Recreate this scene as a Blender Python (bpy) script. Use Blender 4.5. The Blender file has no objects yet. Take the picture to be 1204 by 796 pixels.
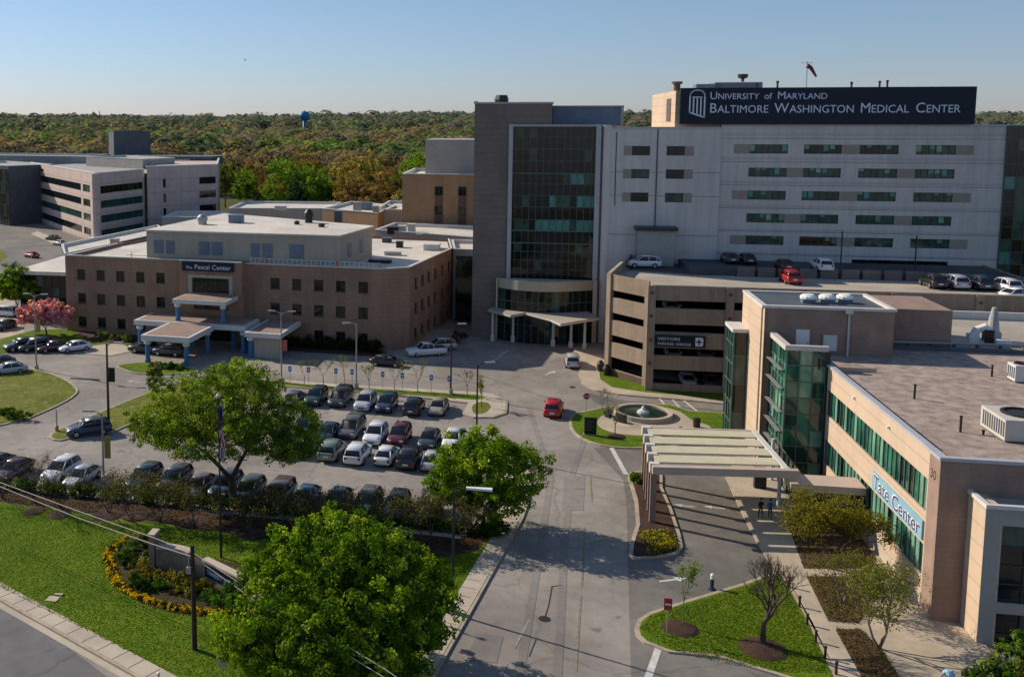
import bpy, math, random
import numpy as np
from mathutils import Vector, Matrix
random.seed(7)
S = bpy.context.scene
COL = S.collection
R = math.radians
# ------------------------------------------------------------------ camera (35 mm, slight downward pitch, shifted frame)
CF=1170.; CH=33.; PPX=400.; TH=R(6.3); PPY=140.+CF*math.tan(TH)
YAW=math.atan((620-PPX)*math.cos(TH)/CF)
FW=Vector((-math.sin(YAW)*math.cos(TH),math.cos(YAW)*math.cos(TH),-math.sin(TH)))
RT=Vector((math.cos(YAW),math.sin(YAW),0)); UP=RT.cross(FW)
cam=bpy.data.cameras.new('camera'); co=bpy.data.objects.new('camera',cam); COL.objects.link(co)
co.matrix_world=Matrix((RT,UP,-FW)).transposed().to_4x4(); co.location=(0,0,CH)
cam.sensor_width=36; cam.sensor_fit='HORIZONTAL'; cam.lens=36*CF/1204
cam.shift_x=(602-PPX)/1204; cam.shift_y=-(398-PPY)/1204
cam.clip_start=.5; cam.clip_end=12000
S.camera=co
def ray(x,y): return FW*CF+RT*(x-PPX)+UP*(PPY-y)
def gp(x,y,z=0.):
    d=ray(x,y); t=(z-CH)/d.z; return Vector((d.x*t,d.y*t,z))
def atY(x,y,Y):
    d=ray(x,y); t=Y/d.y; return Vector((d.x*t,Y,CH+d.z*t))
# ------------------------------------------------------------------ materials
def nt(name):
    m=bpy.data.materials.new(name); m.use_nodes=True; t=m.node_tree; t.nodes.clear()
    o=t.nodes.new('ShaderNodeOutputMaterial'); b=t.nodes.new('ShaderNodeBsdfPrincipled'); t.links.new(b.outputs[0],o.inputs[0])
    return m,t,b,o
def N(t,k,**kw):
    n=t.nodes.new(k)
    for a,v in kw.items():
        if a in n.bl_rna.properties.keys(): setattr(n,a,v)
        else: n.inputs[a].default_value=v
    return n
def c4(c): return (c[0],c[1],c[2],1)
def mixc(t,fac,a,b,mode='MIX'):
    n=t.nodes.new('ShaderNodeMix'); n.data_type='RGBA'; n.blend_type=mode
    for i,v in ((0,fac),(6,a),(7,b)):
        if hasattr(v,'links') or hasattr(v,'is_linked'): t.links.new(v,n.inputs[i])
        elif i==0: n.inputs[0].default_value=v
        else: n.inputs[i].default_value=c4(v)
    return n.outputs[2]
def coords(t,world):
    if world: return N(t,'ShaderNodeNewGeometry').outputs['Position']
    return N(t,'ShaderNodeTexCoord').outputs['Object']
def noise(t,vec,scale,detail=4,lo=.35,hi=.65,rough=.6):
    n=N(t,'ShaderNodeTexNoise'); n.inputs['Scale'].default_value=scale; n.inputs['Detail'].default_value=detail; n.inputs['Roughness'].default_value=rough
    t.links.new(vec,n.inputs['Vector'])
    r=N(t,'ShaderNodeMapRange'); r.inputs[1].default_value=lo; r.inputs[2].default_value=hi
    t.links.new(n.outputs[0],r.inputs[0]); return r.outputs[0]
def mat(name,c,rough=.8,var=.25,scale=.6,fine=6.,bump=0.,metal=0.,world=True,spec=.3,coat=0.,c2=None,stain=0.,bands=None):
    m,t,b,o=nt(name); v=coords(t,world)
    dark=c2 if c2 else tuple(x*(1-var) for x in c)
    col=mixc(t,noise(t,v,scale),dark,c)
    col=mixc(t,noise(t,v,fine,2),tuple(x*.0+1-var*.45 for x in c),(1,1,1),'MIX') if False else mixc(t,1.0,col,mixc(t,noise(t,v,fine,3,.3,.7),(1-var*.6,)*3,(1,1,1)),'MULTIPLY')
    if stain:
        st=N(t,'ShaderNodeMapping'); st.inputs['Scale'].default_value=(1,1,.08); t.links.new(v,st.inputs[0])
        col=mixc(t,1.0,col,mixc(t,noise(t,st.outputs[0],1.1,5,.35,.6),(1-stain,)*3,(1,1,1)),'MULTIPLY')
    if bands:   # horizontal courses of height bands, darker joint
        sp=N(t,'ShaderNodeSeparateXYZ'); t.links.new(v,sp.inputs[0])
        fr=N(t,'ShaderNodeMath',operation='FRACT'); dv=N(t,'ShaderNodeMath',operation='DIVIDE'); dv.inputs[1].default_value=bands
        t.links.new(sp.outputs[2],dv.inputs[0]); t.links.new(dv.outputs[0],fr.inputs[0])
        lt=N(t,'ShaderNodeMath',operation='LESS_THAN'); lt.inputs[1].default_value=.12; t.links.new(fr.outputs[0],lt.inputs[0])
        ml=N(t,'ShaderNodeMath',operation='MULTIPLY'); ml.inputs[1].default_value=.3; t.links.new(lt.outputs[0],ml.inputs[0])
        col=mixc(t,ml.outputs[0],col,tuple(x*.45 for x in c))
    t.links.new(col,b.inputs['Base Color'])
    b.inputs['Roughness'].default_value=rough; b.inputs['Metallic'].default_value=metal
    b.inputs['Specular IOR Level'].default_value=spec
    if coat: b.inputs['Coat Weight'].default_value=coat; b.inputs['Coat Roughness'].default_value=.05
    if bump:
        bn=N(t,'ShaderNodeBump'); bn.inputs['Strength'].default_value=.6; bn.inputs['Distance'].default_value=bump
        nn=N(t,'ShaderNodeTexNoise'); nn.inputs['Scale'].default_value=fine; nn.inputs['Detail'].default_value=4; t.links.new(v,nn.inputs['Vector'])
        t.links.new(nn.outputs[0],bn.inputs['Height']); t.links.new(bn.outputs[0],b.inputs['Normal'])
    return m
def glassm(name,c,rough=.06,spec=.5,var=.5,scale=.9):
    m,t,b,o=nt(name); v=coords(t,True)
    mp=N(t,'ShaderNodeMapping'); mp.inputs['Scale'].default_value=(1,1,.5); t.links.new(v,mp.inputs[0])
    col=mixc(t,noise(t,mp.outputs[0],scale,3,.4,.6),tuple(x*(1-var) for x in c),c)
    t.links.new(col,b.inputs['Base Color']); b.inputs['Roughness'].default_value=rough; b.inputs['Specular IOR Level'].default_value=spec
    # slightly wavy panes
    bn=N(t,'ShaderNodeBump'); bn.inputs['Strength'].default_value=.15; bn.inputs['Distance'].default_value=.05
    nn=N(t,'ShaderNodeTexNoise'); nn.inputs['Scale'].default_value=.7; t.links.new(v,nn.inputs['Vector']); t.links.new(nn.outputs[0],bn.inputs['Height']); t.links.new(bn.outputs[0],b.inputs['Normal'])
    return m
def asphalt(name,c,crack=.5):
    m,t,b,o=nt(name); v=coords(t,True)
    col=mixc(t,noise(t,v,.09,5,.4,.6),tuple(x*.78 for x in c),tuple(x*1.1 for x in c))
    col=mixc(t,1.0,col,mixc(t,noise(t,v,.9,6,.3,.7),(.82,.82,.84),(1.06,1.05,1.02)),'MULTIPLY')
    col=mixc(t,1.0,col,mixc(t,noise(t,v,14,2,.3,.7),(.86,.86,.86),(1.1,1.1,1.1)),'MULTIPLY')
    # wandering hairline cracks and sealed seams
    wn=N(t,'ShaderNodeTexNoise'); wn.inputs['Scale'].default_value=.35; wn.inputs['Detail'].default_value=5; t.links.new(v,wn.inputs['Vector'])
    ad=N(t,'ShaderNodeVectorMath',operation='MULTIPLY_ADD'); t.links.new(wn.outputs[1],ad.inputs[0]); ad.inputs[1].default_value=(3,3,0); t.links.new(v,ad.inputs[2])
    vo=N(t,'ShaderNodeTexVoronoi',feature='DISTANCE_TO_EDGE'); vo.inputs['Scale'].default_value=.085; t.links.new(ad.outputs[0],vo.inputs['Vector'])
    lt=N(t,'ShaderNodeMapRange'); lt.inputs[1].default_value=.004; lt.inputs[2].default_value=.012; lt.inputs[3].default_value=crack; lt.inputs[4].default_value=0; t.links.new(vo.outputs[0],lt.inputs[0])
    col=mixc(t,lt.outputs[0],col,tuple(x*.35 for x in c))
    # dark oil spots
    col=mixc(t,noise(t,v,.5,2,.66,.72),col,tuple(x*.6 for x in c))
    t.links.new(col,b.inputs['Base Color']); b.inputs['Roughness'].default_value=.85; b.inputs['Specular IOR Level'].default_value=.25
    return m
def grassm(name,a,bc,cc):
    m,t,b,o=nt(name); v=coords(t,True)
    col=mixc(t,noise(t,v,.25,6,.38,.62),a,bc)
    col=mixc(t,noise(t,v,1.4,5,.5,.72),col,cc)
    mp=N(t,'ShaderNodeMapping'); mp.inputs['Rotation'].default_value=(0,0,.6); mp.inputs['Scale'].default_value=(1.5,9,4); t.links.new(v,mp.inputs[0])
    col=mixc(t,1.0,col,mixc(t,noise(t,mp.outputs[0],1.4,6,.3,.7),(.78,.8,.7),(1.12,1.1,1.05)),'MULTIPLY')
    t.links.new(col,b.inputs['Base Color']); b.inputs['Roughness'].default_value=.95; b.inputs['Specular IOR Level'].default_value=.1
    bn=N(t,'ShaderNodeBump'); bn.inputs['Strength'].default_value=1; bn.inputs['Distance'].default_value=.12
    nn=N(t,'ShaderNodeTexNoise'); nn.inputs['Scale'].default_value=5; nn.inputs['Detail'].default_value=6; t.links.new(v,nn.inputs['Vector']); t.links.new(nn.outputs[0],bn.inputs['Height']); t.links.new(bn.outputs[0],b.inputs['Normal'])
    return m
def leafm(name):
    m,t,b,o=nt(name); t.nodes.remove(b)
    at=N(t,'ShaderNodeAttribute',attribute_name='tint')
    d=N(t,'ShaderNodeBsdfDiffuse'); tr=N(t,'ShaderNodeBsdfTranslucent'); mx=N(t,'ShaderNodeMixShader'); mx.inputs[0].default_value=.42
    t.links.new(at.outputs[0],d.inputs[0]); br=mixc(t,1.0,at.outputs[0],(1.3,1.35,.6),'MULTIPLY'); t.links.new(br,tr.inputs[0])
    t.links.new(d.outputs[0],mx.inputs[1]); t.links.new(tr.outputs[0],mx.inputs[2]); t.links.new(mx.outputs[0],o.inputs[0]); return m
M=dict(
 asphalt=asphalt('old_asphalt',(.285,.255,.225),.3), asphalt_dark=asphalt('newer_asphalt',(.185,.17,.152),.3), asphalt_street=asphalt('street_asphalt',(.155,.15,.155),.4),
 concrete=mat('concrete',(.50,.43,.34),.85,.22,.35,5.,.004), curb=mat('curb_concrete',(.48,.39,.29),.85,.3,.8,4.), plaza=mat('plaza_concrete',(.50,.415,.31),.85,.25,.3,3.),
 grass=grassm('lawn_grass',(.07,.13,.006),(.105,.165,.009),(.16,.195,.016)), grass_dry=grassm('rough_grass',(.09,.12,.015),(.16,.17,.03),(.26,.23,.08)),
 ground=grassm('ground_cover',(.05,.065,.02),(.09,.09,.035),(.16,.13,.07)),
 mulch=mat('mulch',(.075,.038,.024),.95,.5,1.2,9.,.05), mulch2=mat('dry_mulch',(.13,.075,.045),.95,.5,1.2,9.,.05),
 leaf=leafm('foliage'), bark=mat('bark',(.10,.075,.055),.9,.4,2.,12.,.01,world=False), bark_pale=mat('pale_bark',(.20,.165,.13),.9,.35,2.,12.,world=False),
 towerbrick=mat('tower_brick',(.21,.17,.15),.85,.2,.25,5.,bands=.9), panel=mat('pale_metal_panel',(.585,.545,.51),.55,.12,.12,1.5,bands=3.4,stain=.14),
 panel2=mat('pale_panel',(.60,.56,.525),.5,.10,.1,1.5,stain=.12), beige=mat('beige_panel',(.30,.26,.22),.6,.1), frame_grey=mat('grey_frame',(.42,.42,.45),.4,.1), steel_blue=mat('blue_grey_metal',(.16,.20,.26),.45,.2,.5,3.),
 glass_dark=glassm('dark_glass',(.006,.012,.012)), glass_green=glassm('green_glass',(.03,.085,.068)), glass_atrium=glassm('emerald_glass',(.03,.17,.11),.06,.6,.75,.45), glass_teal=glassm('teal_blind_glass',(.07,.25,.22),.12,.5,.3), glass_brown=glassm('bronze_glass',(.016,.018,.011)), glass_pale=glassm('pale_green_glass',(.17,.36,.25),.1,.5,.35),
 mullion=mat('dark_mullion',(.035,.042,.042),.4,.1), mull_light=mat('pale_mullion',(.10,.115,.105),.4,.1), mull_green=mat('green_grey_mullion',(.10,.15,.12),.4,.1),
 pbrick=mat('brown_brick',(.37,.225,.15),.88,.25,.3,5.,stain=.12,bands=.6), pbrick_dark=mat('dark_brick',(.16,.095,.07),.9,.25,.4,5.),
 stucco=mat('beige_cladding',(.42,.37,.30),.8,.1,.2,2.,stain=.1,bands=.5), roofwhite=mat('white_membrane_roof',(.70,.64,.55),.7,.25,.15,1.5), rooftan=mat('tan_roof_deck',(.46,.40,.33),.85,.25,.15,2.5,.005),
 gravel=mat('roof_gravel',(.47,.375,.315),.95,.55,1.1,9.,.06,c2=(.27,.205,.17)), bluecol=mat('blue_column_paint',(.05,.17,.33),.5,.1), white=mat('white_paint',(.78,.77,.74),.5,.1), white_trim=mat('white_trim',(.62,.6,.56),.6,.12),
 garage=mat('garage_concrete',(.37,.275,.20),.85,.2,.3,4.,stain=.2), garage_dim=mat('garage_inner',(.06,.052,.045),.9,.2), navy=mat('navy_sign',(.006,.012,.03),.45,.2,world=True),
 tatewall=mat('tan_cladding',(.56,.42,.30),.8,.08,.2,3.,stain=.06,bands=1.25), tatebrick=mat('tan_brick',(.35,.24,.19),.88,.22,.5,7.,stain=.1,bands=.35), tatecoping=mat('coping',(.55,.5,.45),.6,.1),
 canopy_glass=mat('frosted_green_panel',(.60,.54,.38),.5,.14,.8,5.), canopy_beam=mat('canopy_frame',(.50,.40,.33),.6,.12), beam_dark=mat('canopy_gap',(.05,.05,.05),.6,.1),
 obrick=mat('pinkish_precast',(.56,.44,.39),.85,.15,.3,3.,stain=.08,bands=3.9), orbrick=mat('orange_brick',(.37,.225,.13),.88,.2,.4,4.,bands=.6), bandgrey=mat('grey_cladding',(.36,.34,.31),.7,.12,.3,2.), slate=mat('slate_louvre',(.10,.115,.13),.6,.2,.4,3.),
 metal=mat('galvanised_metal',(.38,.37,.35),.45,.2,1.,6.,metal=.4,world=False), darkmetal=mat('dark_metal',(.035,.03,.028),.5,.2,world=False), brownpole=mat('brown_wood_pole',(.07,.045,.03),.9,.4,2.,10.,world=False), wire=mat('cable_sheath',(.42,.38,.33),.6,.1,world=False),
 yellow=mat('yellow_paint',(.55,.42,.08),.8,.3,1.,8.), line=mat('white_line_paint',(.66,.64,.6),.8,.3,1.5,9.), line_faint=mat('worn_line_paint',(.36,.335,.30),.85,.4,2.,9.), yellow_faint=mat('worn_yellow_line',(.31,.26,.17),.85,.4,2.,9.), tar=mat('tar_seal',(.06,.055,.05),.7,.3,2.,9.),
 deckshade=asphalt('shade_painted_deck',(.085,.085,.09),.1), wheel=asphalt('wheel_worn_asphalt',(.235,.213,.192),.1), red=mat('red_paint',(.42,.03,.03),.5,.1,world=False), orange=mat('orange_plastic',(.75,.14,.02),.5,.1,world=False), blue=mat('blue_sign_paint',(.05,.22,.45),.5,.1,world=False), tyre=mat('tyre_rubber',(.015,.015,.016),.85,.2,world=False), rim=mat('wheel_rim',(.4,.4,.42),.35,.1,metal=.7,world=False),  # the deck colour is darkened to hold the hospital's shade
 carglass=mat('car_glass',(.012,.014,.016),.06,.2,world=False,spec=.8), headlight=mat('headlight_lens',(.75,.75,.72),.15,.1,world=False,spec=.6), taillight=mat('taillight_lens',(.35,.02,.02),.2,.1,world=False), yellowsign=mat('ochre_banner',(.38,.24,.06),.6,.2,world=False), banner=mat('red_banner',(.55,.12,.09),.7,.2,world=False), black=mat('black_paint',(.01,.01,.012),.4,.1,world=False),
 stone=mat('sign_stone',(.30,.21,.16),.9,.35,1.2,6.,.01,world=True), stonecap=mat('stone_cap',(.52,.43,.34),.85,.2), water=mat('fountain_water',(.012,.045,.03),.1,.5,3.,8.,spec=.6), foam=mat('fountain_foam',(.6,.62,.62),.6,.2),
 watertank=mat('blue_tank_paint',(.02,.17,.33),.5,.1), skin=mat('skin',(.45,.27,.19),.6,.1,world=False), hair=mat('dark_hair',(.03,.02,.015),.7,.2,world=False), cream=mat('cream_band',(.48,.42,.31),.6,.1,.3,2.,bands=.5),
 lightblue=mat('light_blue_sign',(.24,.42,.52),.5,.1), purple=mat('purple_letters',(.07,.03,.10),.5,.1), letter=mat('pale_letters',(.62,.68,.80),.5,.06), dish=mat('weathered_casing',(.42,.42,.40),.6,.25,1.5,6.,world=False),
)
PAINT={}
def paint(k):
    cs=dict(black=(.014,.014,.016),dark=(.035,.038,.042),navy=(.02,.034,.07),white=(.72,.72,.74),silver=(.42,.43,.45),grey=(.12,.12,.125),brown=(.10,.085,.07),green=(.02,.045,.042),maroon=(.09,.012,.018),red=(.42,.012,.014),blue=(.04,.09,.16),tan=(.30,.25,.18),lgreen=(.20,.25,.22),plum=(.07,.03,.05))
    if k not in PAINT: PAINT[k]=mat(k+'_car_paint',cs[k],.35,.05,world=False,spec=.5,coat=.7)
    return PAINT[k]
# ------------------------------------------------------------------ mesh building
class MB:
    def __init__(s,frame=None): s.v=[]; s.f=[]; s.m=[]; s.T=frame
    def add(s,vs,fs,m=0):
        b=len(s.v)
        s.v+= [ (s.T@Vector(p)) if s.T else Vector(p) for p in vs]
        s.f+= [tuple(b+i for i in f) for f in fs]; s.m+=[m]*len(fs)
    def box(s,x0,y0,z0,x1,y1,z1,m=0):
        s.add([(x0,y0,z0),(x1,y0,z0),(x1,y1,z0),(x0,y1,z0),(x0,y0,z1),(x1,y0,z1),(x1,y1,z1),(x0,y1,z1)],
              [(0,3,2,1),(4,5,6,7),(0,1,5,4),(1,2,6,5),(2,3,7,6),(3,0,4,7)],m)
    def quad(s,a,b,c,d,m=0): s.add([a,b,c,d],[(0,1,2,3)],m)
    def prism(s,poly,z0,z1,m=0,top=True,bottom=False):
        n=len(poly); vs=[(p[0],p[1],z0) for p in poly]+[(p[0],p[1],z1) for p in poly]
        fs=[(i,(i+1)%n,n+(i+1)%n,n+i) for i in range(n)]
        if top: fs.append(tuple(range(n,2*n)))
        if bottom: fs.append(tuple(reversed(range(n))))
        s.add(vs,fs,m)
    def tube(s,pts,rad,seg=8,m=0,cap=True):
        pts=[Vector(p) for p in pts]; n=len(pts)
        if not hasattr(rad,'__len__'): rad=[rad]*n
        vs=[]
        for i,p in enumerate(pts):
            d=(pts[min(i+1,n-1)]-pts[max(i-1,0)]).normalized()
            a=Vector((0,0,1)) if abs(d.z)<.9 else Vector((1,0,0))
            u=d.cross(a).normalized(); w=d.cross(u)
            for k in range(seg):
                t=2*math.pi*k/seg; vs.append(p+(u*math.cos(t)+w*math.sin(t))*rad[i])
        fs=[(i*seg+k,i*seg+(k+1)%seg,(i+1)*seg+(k+1)%seg,(i+1)*seg+k) for i in range(n-1) for k in range(seg)]
        if cap: fs+= [tuple(reversed(range(seg))),tuple(range((n-1)*seg,n*seg))]
        s.add(vs,fs,m)
    def lathe(s,c,prof,seg=20,m=0):
        vs=[]; n=len(prof)
        for r,z in prof:
            for k in range(seg):
                t=2*math.pi*k/seg; vs.append((c[0]+r*math.cos(t),c[1]+r*math.sin(t),c[2]+z))
        fs=[(i*seg+k,i*seg+(k+1)%seg,(i+1)*seg+(k+1)%seg,(i+1)*seg+k) for i in range(n-1) for k in range(seg)]
        fs.append(tuple(range((n-1)*seg,n*seg)))
        s.add(vs,fs,m)
    def loft(s,rings,m=0,cap=True):
        k=len(rings[0]); vs=[p for r in rings for p in r]
        fs=[(i*k+j,i*k+(j+1)%k,(i+1)*k+(j+1)%k,(i+1)*k+j) for i in range(len(rings)-1) for j in range(k)]
        if cap: fs+=[tuple(reversed(range(k))),tuple(range((len(rings)-1)*k,len(rings)*k))]
        s.add(vs,fs,m)
def link(name,me,mats,parent=None,smooth=False):
    o=bpy.data.objects.new(name,me); COL.objects.link(o)
    for m in (mats if isinstance(mats,(list,tuple)) else [mats]): me.materials.append(m)
    if smooth:
        for p in me.polygons: p.use_smooth=True
    if parent: o.parent=parent
    return o
def inv(root):
    chain=Matrix()
    o=root; L=[]
    while o: L.append(Matrix.Translation(o.location)@o.rotation_euler.to_matrix().to_4x4()@Matrix.Diagonal((*o.scale,1))); o=o.parent
    for m in reversed(L): chain=chain@m
    return chain.inverted()
def obj(name,mb,mats,parent=None,smooth=False,at=None):
    """mesh in world coordinates; made local to its parent (or to 'at' for a top-level thing)"""
    me=bpy.data.meshes.new(name)
    if parent: I=inv(parent); vs=[I@v for v in mb.v]
    elif at is not None: a=Vector(at); vs=[v-a for v in mb.v]
    else: vs=mb.v
    me.from_pydata([tuple(v) for v in vs],[],mb.f)
    if any(mb.m): me.polygons.foreach_set('material_index',mb.m)
    me.update()
    o=link(name,me,mats,parent,smooth)
    if at is not None and not parent: o.location=at
    return o
def tag(o,label=None,cat=None,group=None,kind=None):
    if label: o['label']=label
    if cat: o['category']=cat
    if group: o['group']=group
    if kind: o['kind']=kind
    return o
def thing(name,label,cat,loc=(0,0,0),rz=0,group=None):
    o=bpy.data.objects.new(name,None); COL.objects.link(o); o.location=loc; o.rotation_euler=(0,0,rz); o.empty_display_size=.5
    return tag(o,label,cat,group)
def children(o): return [c for c in KIDS.get(o.name,[])]
KIDS={}
def copy_tree(o,parent=None):
    c=o.copy(); COL.objects.link(c); c.parent=parent
    for ch in list(o.children): copy_tree(ch,c)
    return c
def struct(name,mb,m,**k): return tag(obj(name,mb,m,**k),kind='structure')
def area2(P): return sum(P[i][0]*P[(i+1)%len(P)][1]-P[(i+1)%len(P)][0]*P[i][1] for i in range(len(P)))
def offset(P,d):   # inset a ccw polygon by d
    n=len(P); out=[]
    for i in range(n):
        a=Vector(P[i-1][:2]); b=Vector(P[i][:2]); c=Vector(P[(i+1)%n][:2])
        e1=(b-a).normalized(); e2=(c-b).normalized(); n1=Vector((-e1.y,e1.x)); n2=Vector((-e2.y,e2.x)); m_=(n1+n2)
        if m_.length<1e-4: m_=n1
        m_.normalize(); k=max(.5,m_.dot(n1)); out.append(b+m_*(d/k))
    return out
def smooth_poly(P,n=4):
    out=[]; L=len(P)
    for i in range(L):
        p0,p1,p2,p3=[Vector(P[(i+j-1)%L][:2]) for j in range(4)]
        for k in range(n):
            t=k/n; out.append(.5*((2*p1)+(p2-p0)*t+(2*p0-5*p1+4*p2-p3)*t*t+(3*p1-p0-3*p2+p3)*t**3))
    return out
def wpoly(px,z=0,sm=0):
    P=[gp(x,y,z).xy for x,y in px]
    if area2(P)<0: P.reverse()
    return smooth_poly(P,sm) if sm else P
def flat(name,P,z,m,kind=True):
    mb=MB(); mb.add([(p[0],p[1],z) for p in P],[tuple(range(len(P)))])
    return struct(name,mb,m)
def island(P,name='lawn',top='grass',h=.15,cw=.28,curbm='curb',surf=.02):
    q=offset(P,cw); n=len(P); mb=MB()
    vs=[(p[0],p[1],0) for p in P]+[(p[0],p[1],h) for p in P]+[(p[0],p[1],h) for p in q]
    mb.add(vs,[(i,(i+1)%n,n+(i+1)%n,n+i) for i in range(n)]+[(n+i,n+(i+1)%n,2*n+(i+1)%n,2*n+i) for i in range(n)])
    struct('curb',mb,M[curbm])
    mb=MB(); mb.prism(q,.0,h+surf); struct(name,mb,M[top])
def holes_wall(mb,O,u,W,z0,z1,holes,depth=.2,m=0,jm=0):
    """wall sheet from O along u (unit), heights z0..z1, with rectangular openings and their reveals; outward = u x z"""
    O=Vector(O); u=Vector(u).normalized(); n=u.cross(Vector((0,0,1)))
    P=lambda a,z,d=0: tuple(O+u*a+Vector((0,0,z))-n*d)
    us=sorted({0,W}|{h[0] for h in holes}|{h[1] for h in holes}); zs=sorted({z0,z1}|{h[2] for h in holes}|{h[3] for h in holes})
    for j in range(len(zs)-1):
        run=None
        for i in range(len(us)-1):
            cu=(us[i]+us[i+1])/2; cz=(zs[j]+zs[j+1])/2
            solid=not any(h[0]<cu<h[1] and h[2]<cz<h[3] for h in holes)
            if solid and run is None: run=us[i]
            if run is not None and (not solid or i==len(us)-2):
                e=us[i+1] if solid else us[i]
                mb.quad(P(run,zs[j]),P(e,zs[j]),P(e,zs[j+1]),P(run,zs[j+1]),m); run=None
    for a,b,c,d in holes:
        for q in (((a,c),(b,c)),((b,c),(b,d)),((b,d),(a,d)),((a,d),(a,c))):
            (x0,y0),(x1,y1)=q; mb.quad(P(x0,y0),P(x0,y0,depth),P(x1,y1,depth),P(x1,y1),jm)
def window(root,O,u,h,depth=.18,glass='glass_dark',frame='frame_grey',nv=2,nh=1,fw=.06,sill=True,name='window'):
    """frame mesh with a pane as its child"""
    O=Vector(O); u=Vector(u).normalized(); n=u.cross(Vector((0,0,1))); a,b,c,d=h
    fm=MB(); ang=math.atan2(u.y,u.x)
    T=Matrix.Translation(O-n*depth)@Matrix.Rotation(ang,4,'Z'); fm.T=T
    f=fw
    fm.box(a,0,c,a+f,.08,d); fm.box(b-f,0,c,b,.08,d); fm.box(a+f,0,c,b-f,.08,c+f); fm.box(a+f,0,d-f,b-f,.08,d)
    for i in range(1,nv): x=a+(b-a)*i/nv; fm.box(x-f/2,.005,c+f,x+f/2,.075,d-f)
    for i in range(1,nh): z=c+(d-c)*i/nh; fm.box(a+f,.01,z-f/2,b-f,.07,z+f/2)
    if sill: fm.box(a-.08,-depth-.06,c-.1,b+.08,-depth+.05,c-.003)
    w=obj(name,fm,M[frame],root)
    pm=MB(T); pm.quad((a+f/2,.04,c+f/2),(b-f/2,.04,c+f/2),(b-f/2,.04,d-f/2),(a+f/2,.04,d-f/2))
    obj('pane',pm,M[glass] if isinstance(glass,str) else glass,w)
    return w
def curtain(root,O,u,W,zs,nc,mats,pick,fw=.07,name='curtain_glass',mm='mullion',fd=.08,vskip=1):
    O=Vector(O); u=Vector(u).normalized(); T=Matrix.Translation(O)@Matrix.Rotation(math.atan2(u.y,u.x),4,'Z')
    g=MB(T); k=MB(T)
    for j in range(len(zs)-1):
        for i in range(nc):
            a=W*i/nc; b=W*(i+1)/nc; tilt=random.uniform(-.006,.006)
            g.quad((a,tilt,zs[j]),(b,-tilt,zs[j]),(b,-tilt,zs[j+1]),(a,tilt,zs[j+1]),pick(i,j))
    for i in range(nc+1): k.box(W*i/nc-fw/2,-fd,zs[0],W*i/nc+fw/2,-.01,zs[-1])
    for z in zs: k.box(fw/2,-fd+.012,z-fw/2,W-fw/2,-.012,z+fw/2)
    o=obj(name,g,[M[x] for x in mats],root); obj('mullion_grid',k,M[mm],root); return o
def text_mb(mb,s,size,T,m=0):
    cu=bpy.data.curves.new('t','FONT'); cu.body=s; cu.size=size; cu.extrude=.0; cu.resolution_u=3; cu.align_x='LEFT'
    o=bpy.data.objects.new('t',cu); COL.objects.link(o); dg=bpy.context.evaluated_depsgraph_get(); e=o.evaluated_get(dg); me=e.to_mesh()
    w=max((v.co.x for v in me.vertices),default=0)
    if T is not None: mb.add([tuple(T@v.co) for v in me.vertices],[tuple(p.vertices) for p in me.polygons],m)
    e.to_mesh_clear(); bpy.data.objects.remove(o); bpy.data.curves.remove(cu)
    return w
def text_line(runs,O,u,width,depth=0):
    """runs of (text, size); fitted to width, returned as a MB in the plane u x z"""
    tmp=MB(); x=0
    for s,sz in runs:
        if s==' ': x+=sz*.38; continue
        w=text_mb(tmp,s,sz,Matrix.Translation((x,0,0))); x+=w+sz*.05
    k=width/x; out=MB(); u=Vector(u).normalized(); O=Vector(O)
    out.add([tuple(O+u*(v.x*k)+Vector((0,0,v.y))) for v in tmp.v],tmp.f); return out
# ------------------------------------------------------------------ foliage
def quads_mesh(name,V,tint):
    """V (n,4,3) quads, tint (n,3)"""
    n=len(V); me=bpy.data.meshes.new(name)
    me.vertices.add(n*4); me.vertices.foreach_set('co',V.astype(np.float32).ravel())
    me.loops.add(n*4); me.loops.foreach_set('vertex_index',np.arange(n*4,dtype=np.int32))
    me.polygons.add(n); me.polygons.foreach_set('loop_start',np.arange(0,n*4,4,dtype=np.int32)); me.polygons.foreach_set('loop_total',np.full(n,4,dtype=np.int32))
    me.update(calc_edges=True)
    ca=me.color_attributes.new('tint','FLOAT_COLOR','POINT'); c=np.ones((n,4,4),np.float32); c[:,:,:3]=tint[:,None,:]
    ca.data.foreach_set('color',c.ravel()); return me
def leaf_quads(rng,C,Nn,size,elong=1.0,rough=.75):
    n=len(C); r=rng.normal(size=(n,3)); Nn=Nn+r*rough; Nn/=np.linalg.norm(Nn,axis=1)[:,None]+1e-9
    a=rng.normal(size=(n,3)); t=np.cross(Nn,a); t/=np.linalg.norm(t,axis=1)[:,None]+1e-9; b=np.cross(Nn,t)
    s=size*rng.uniform(.6,1.35,size=(n,1)); t=t*s*elong; b=b*s*.75
    return np.stack([C-t,C-b*.9,C+t,C+b],axis=1)
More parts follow.
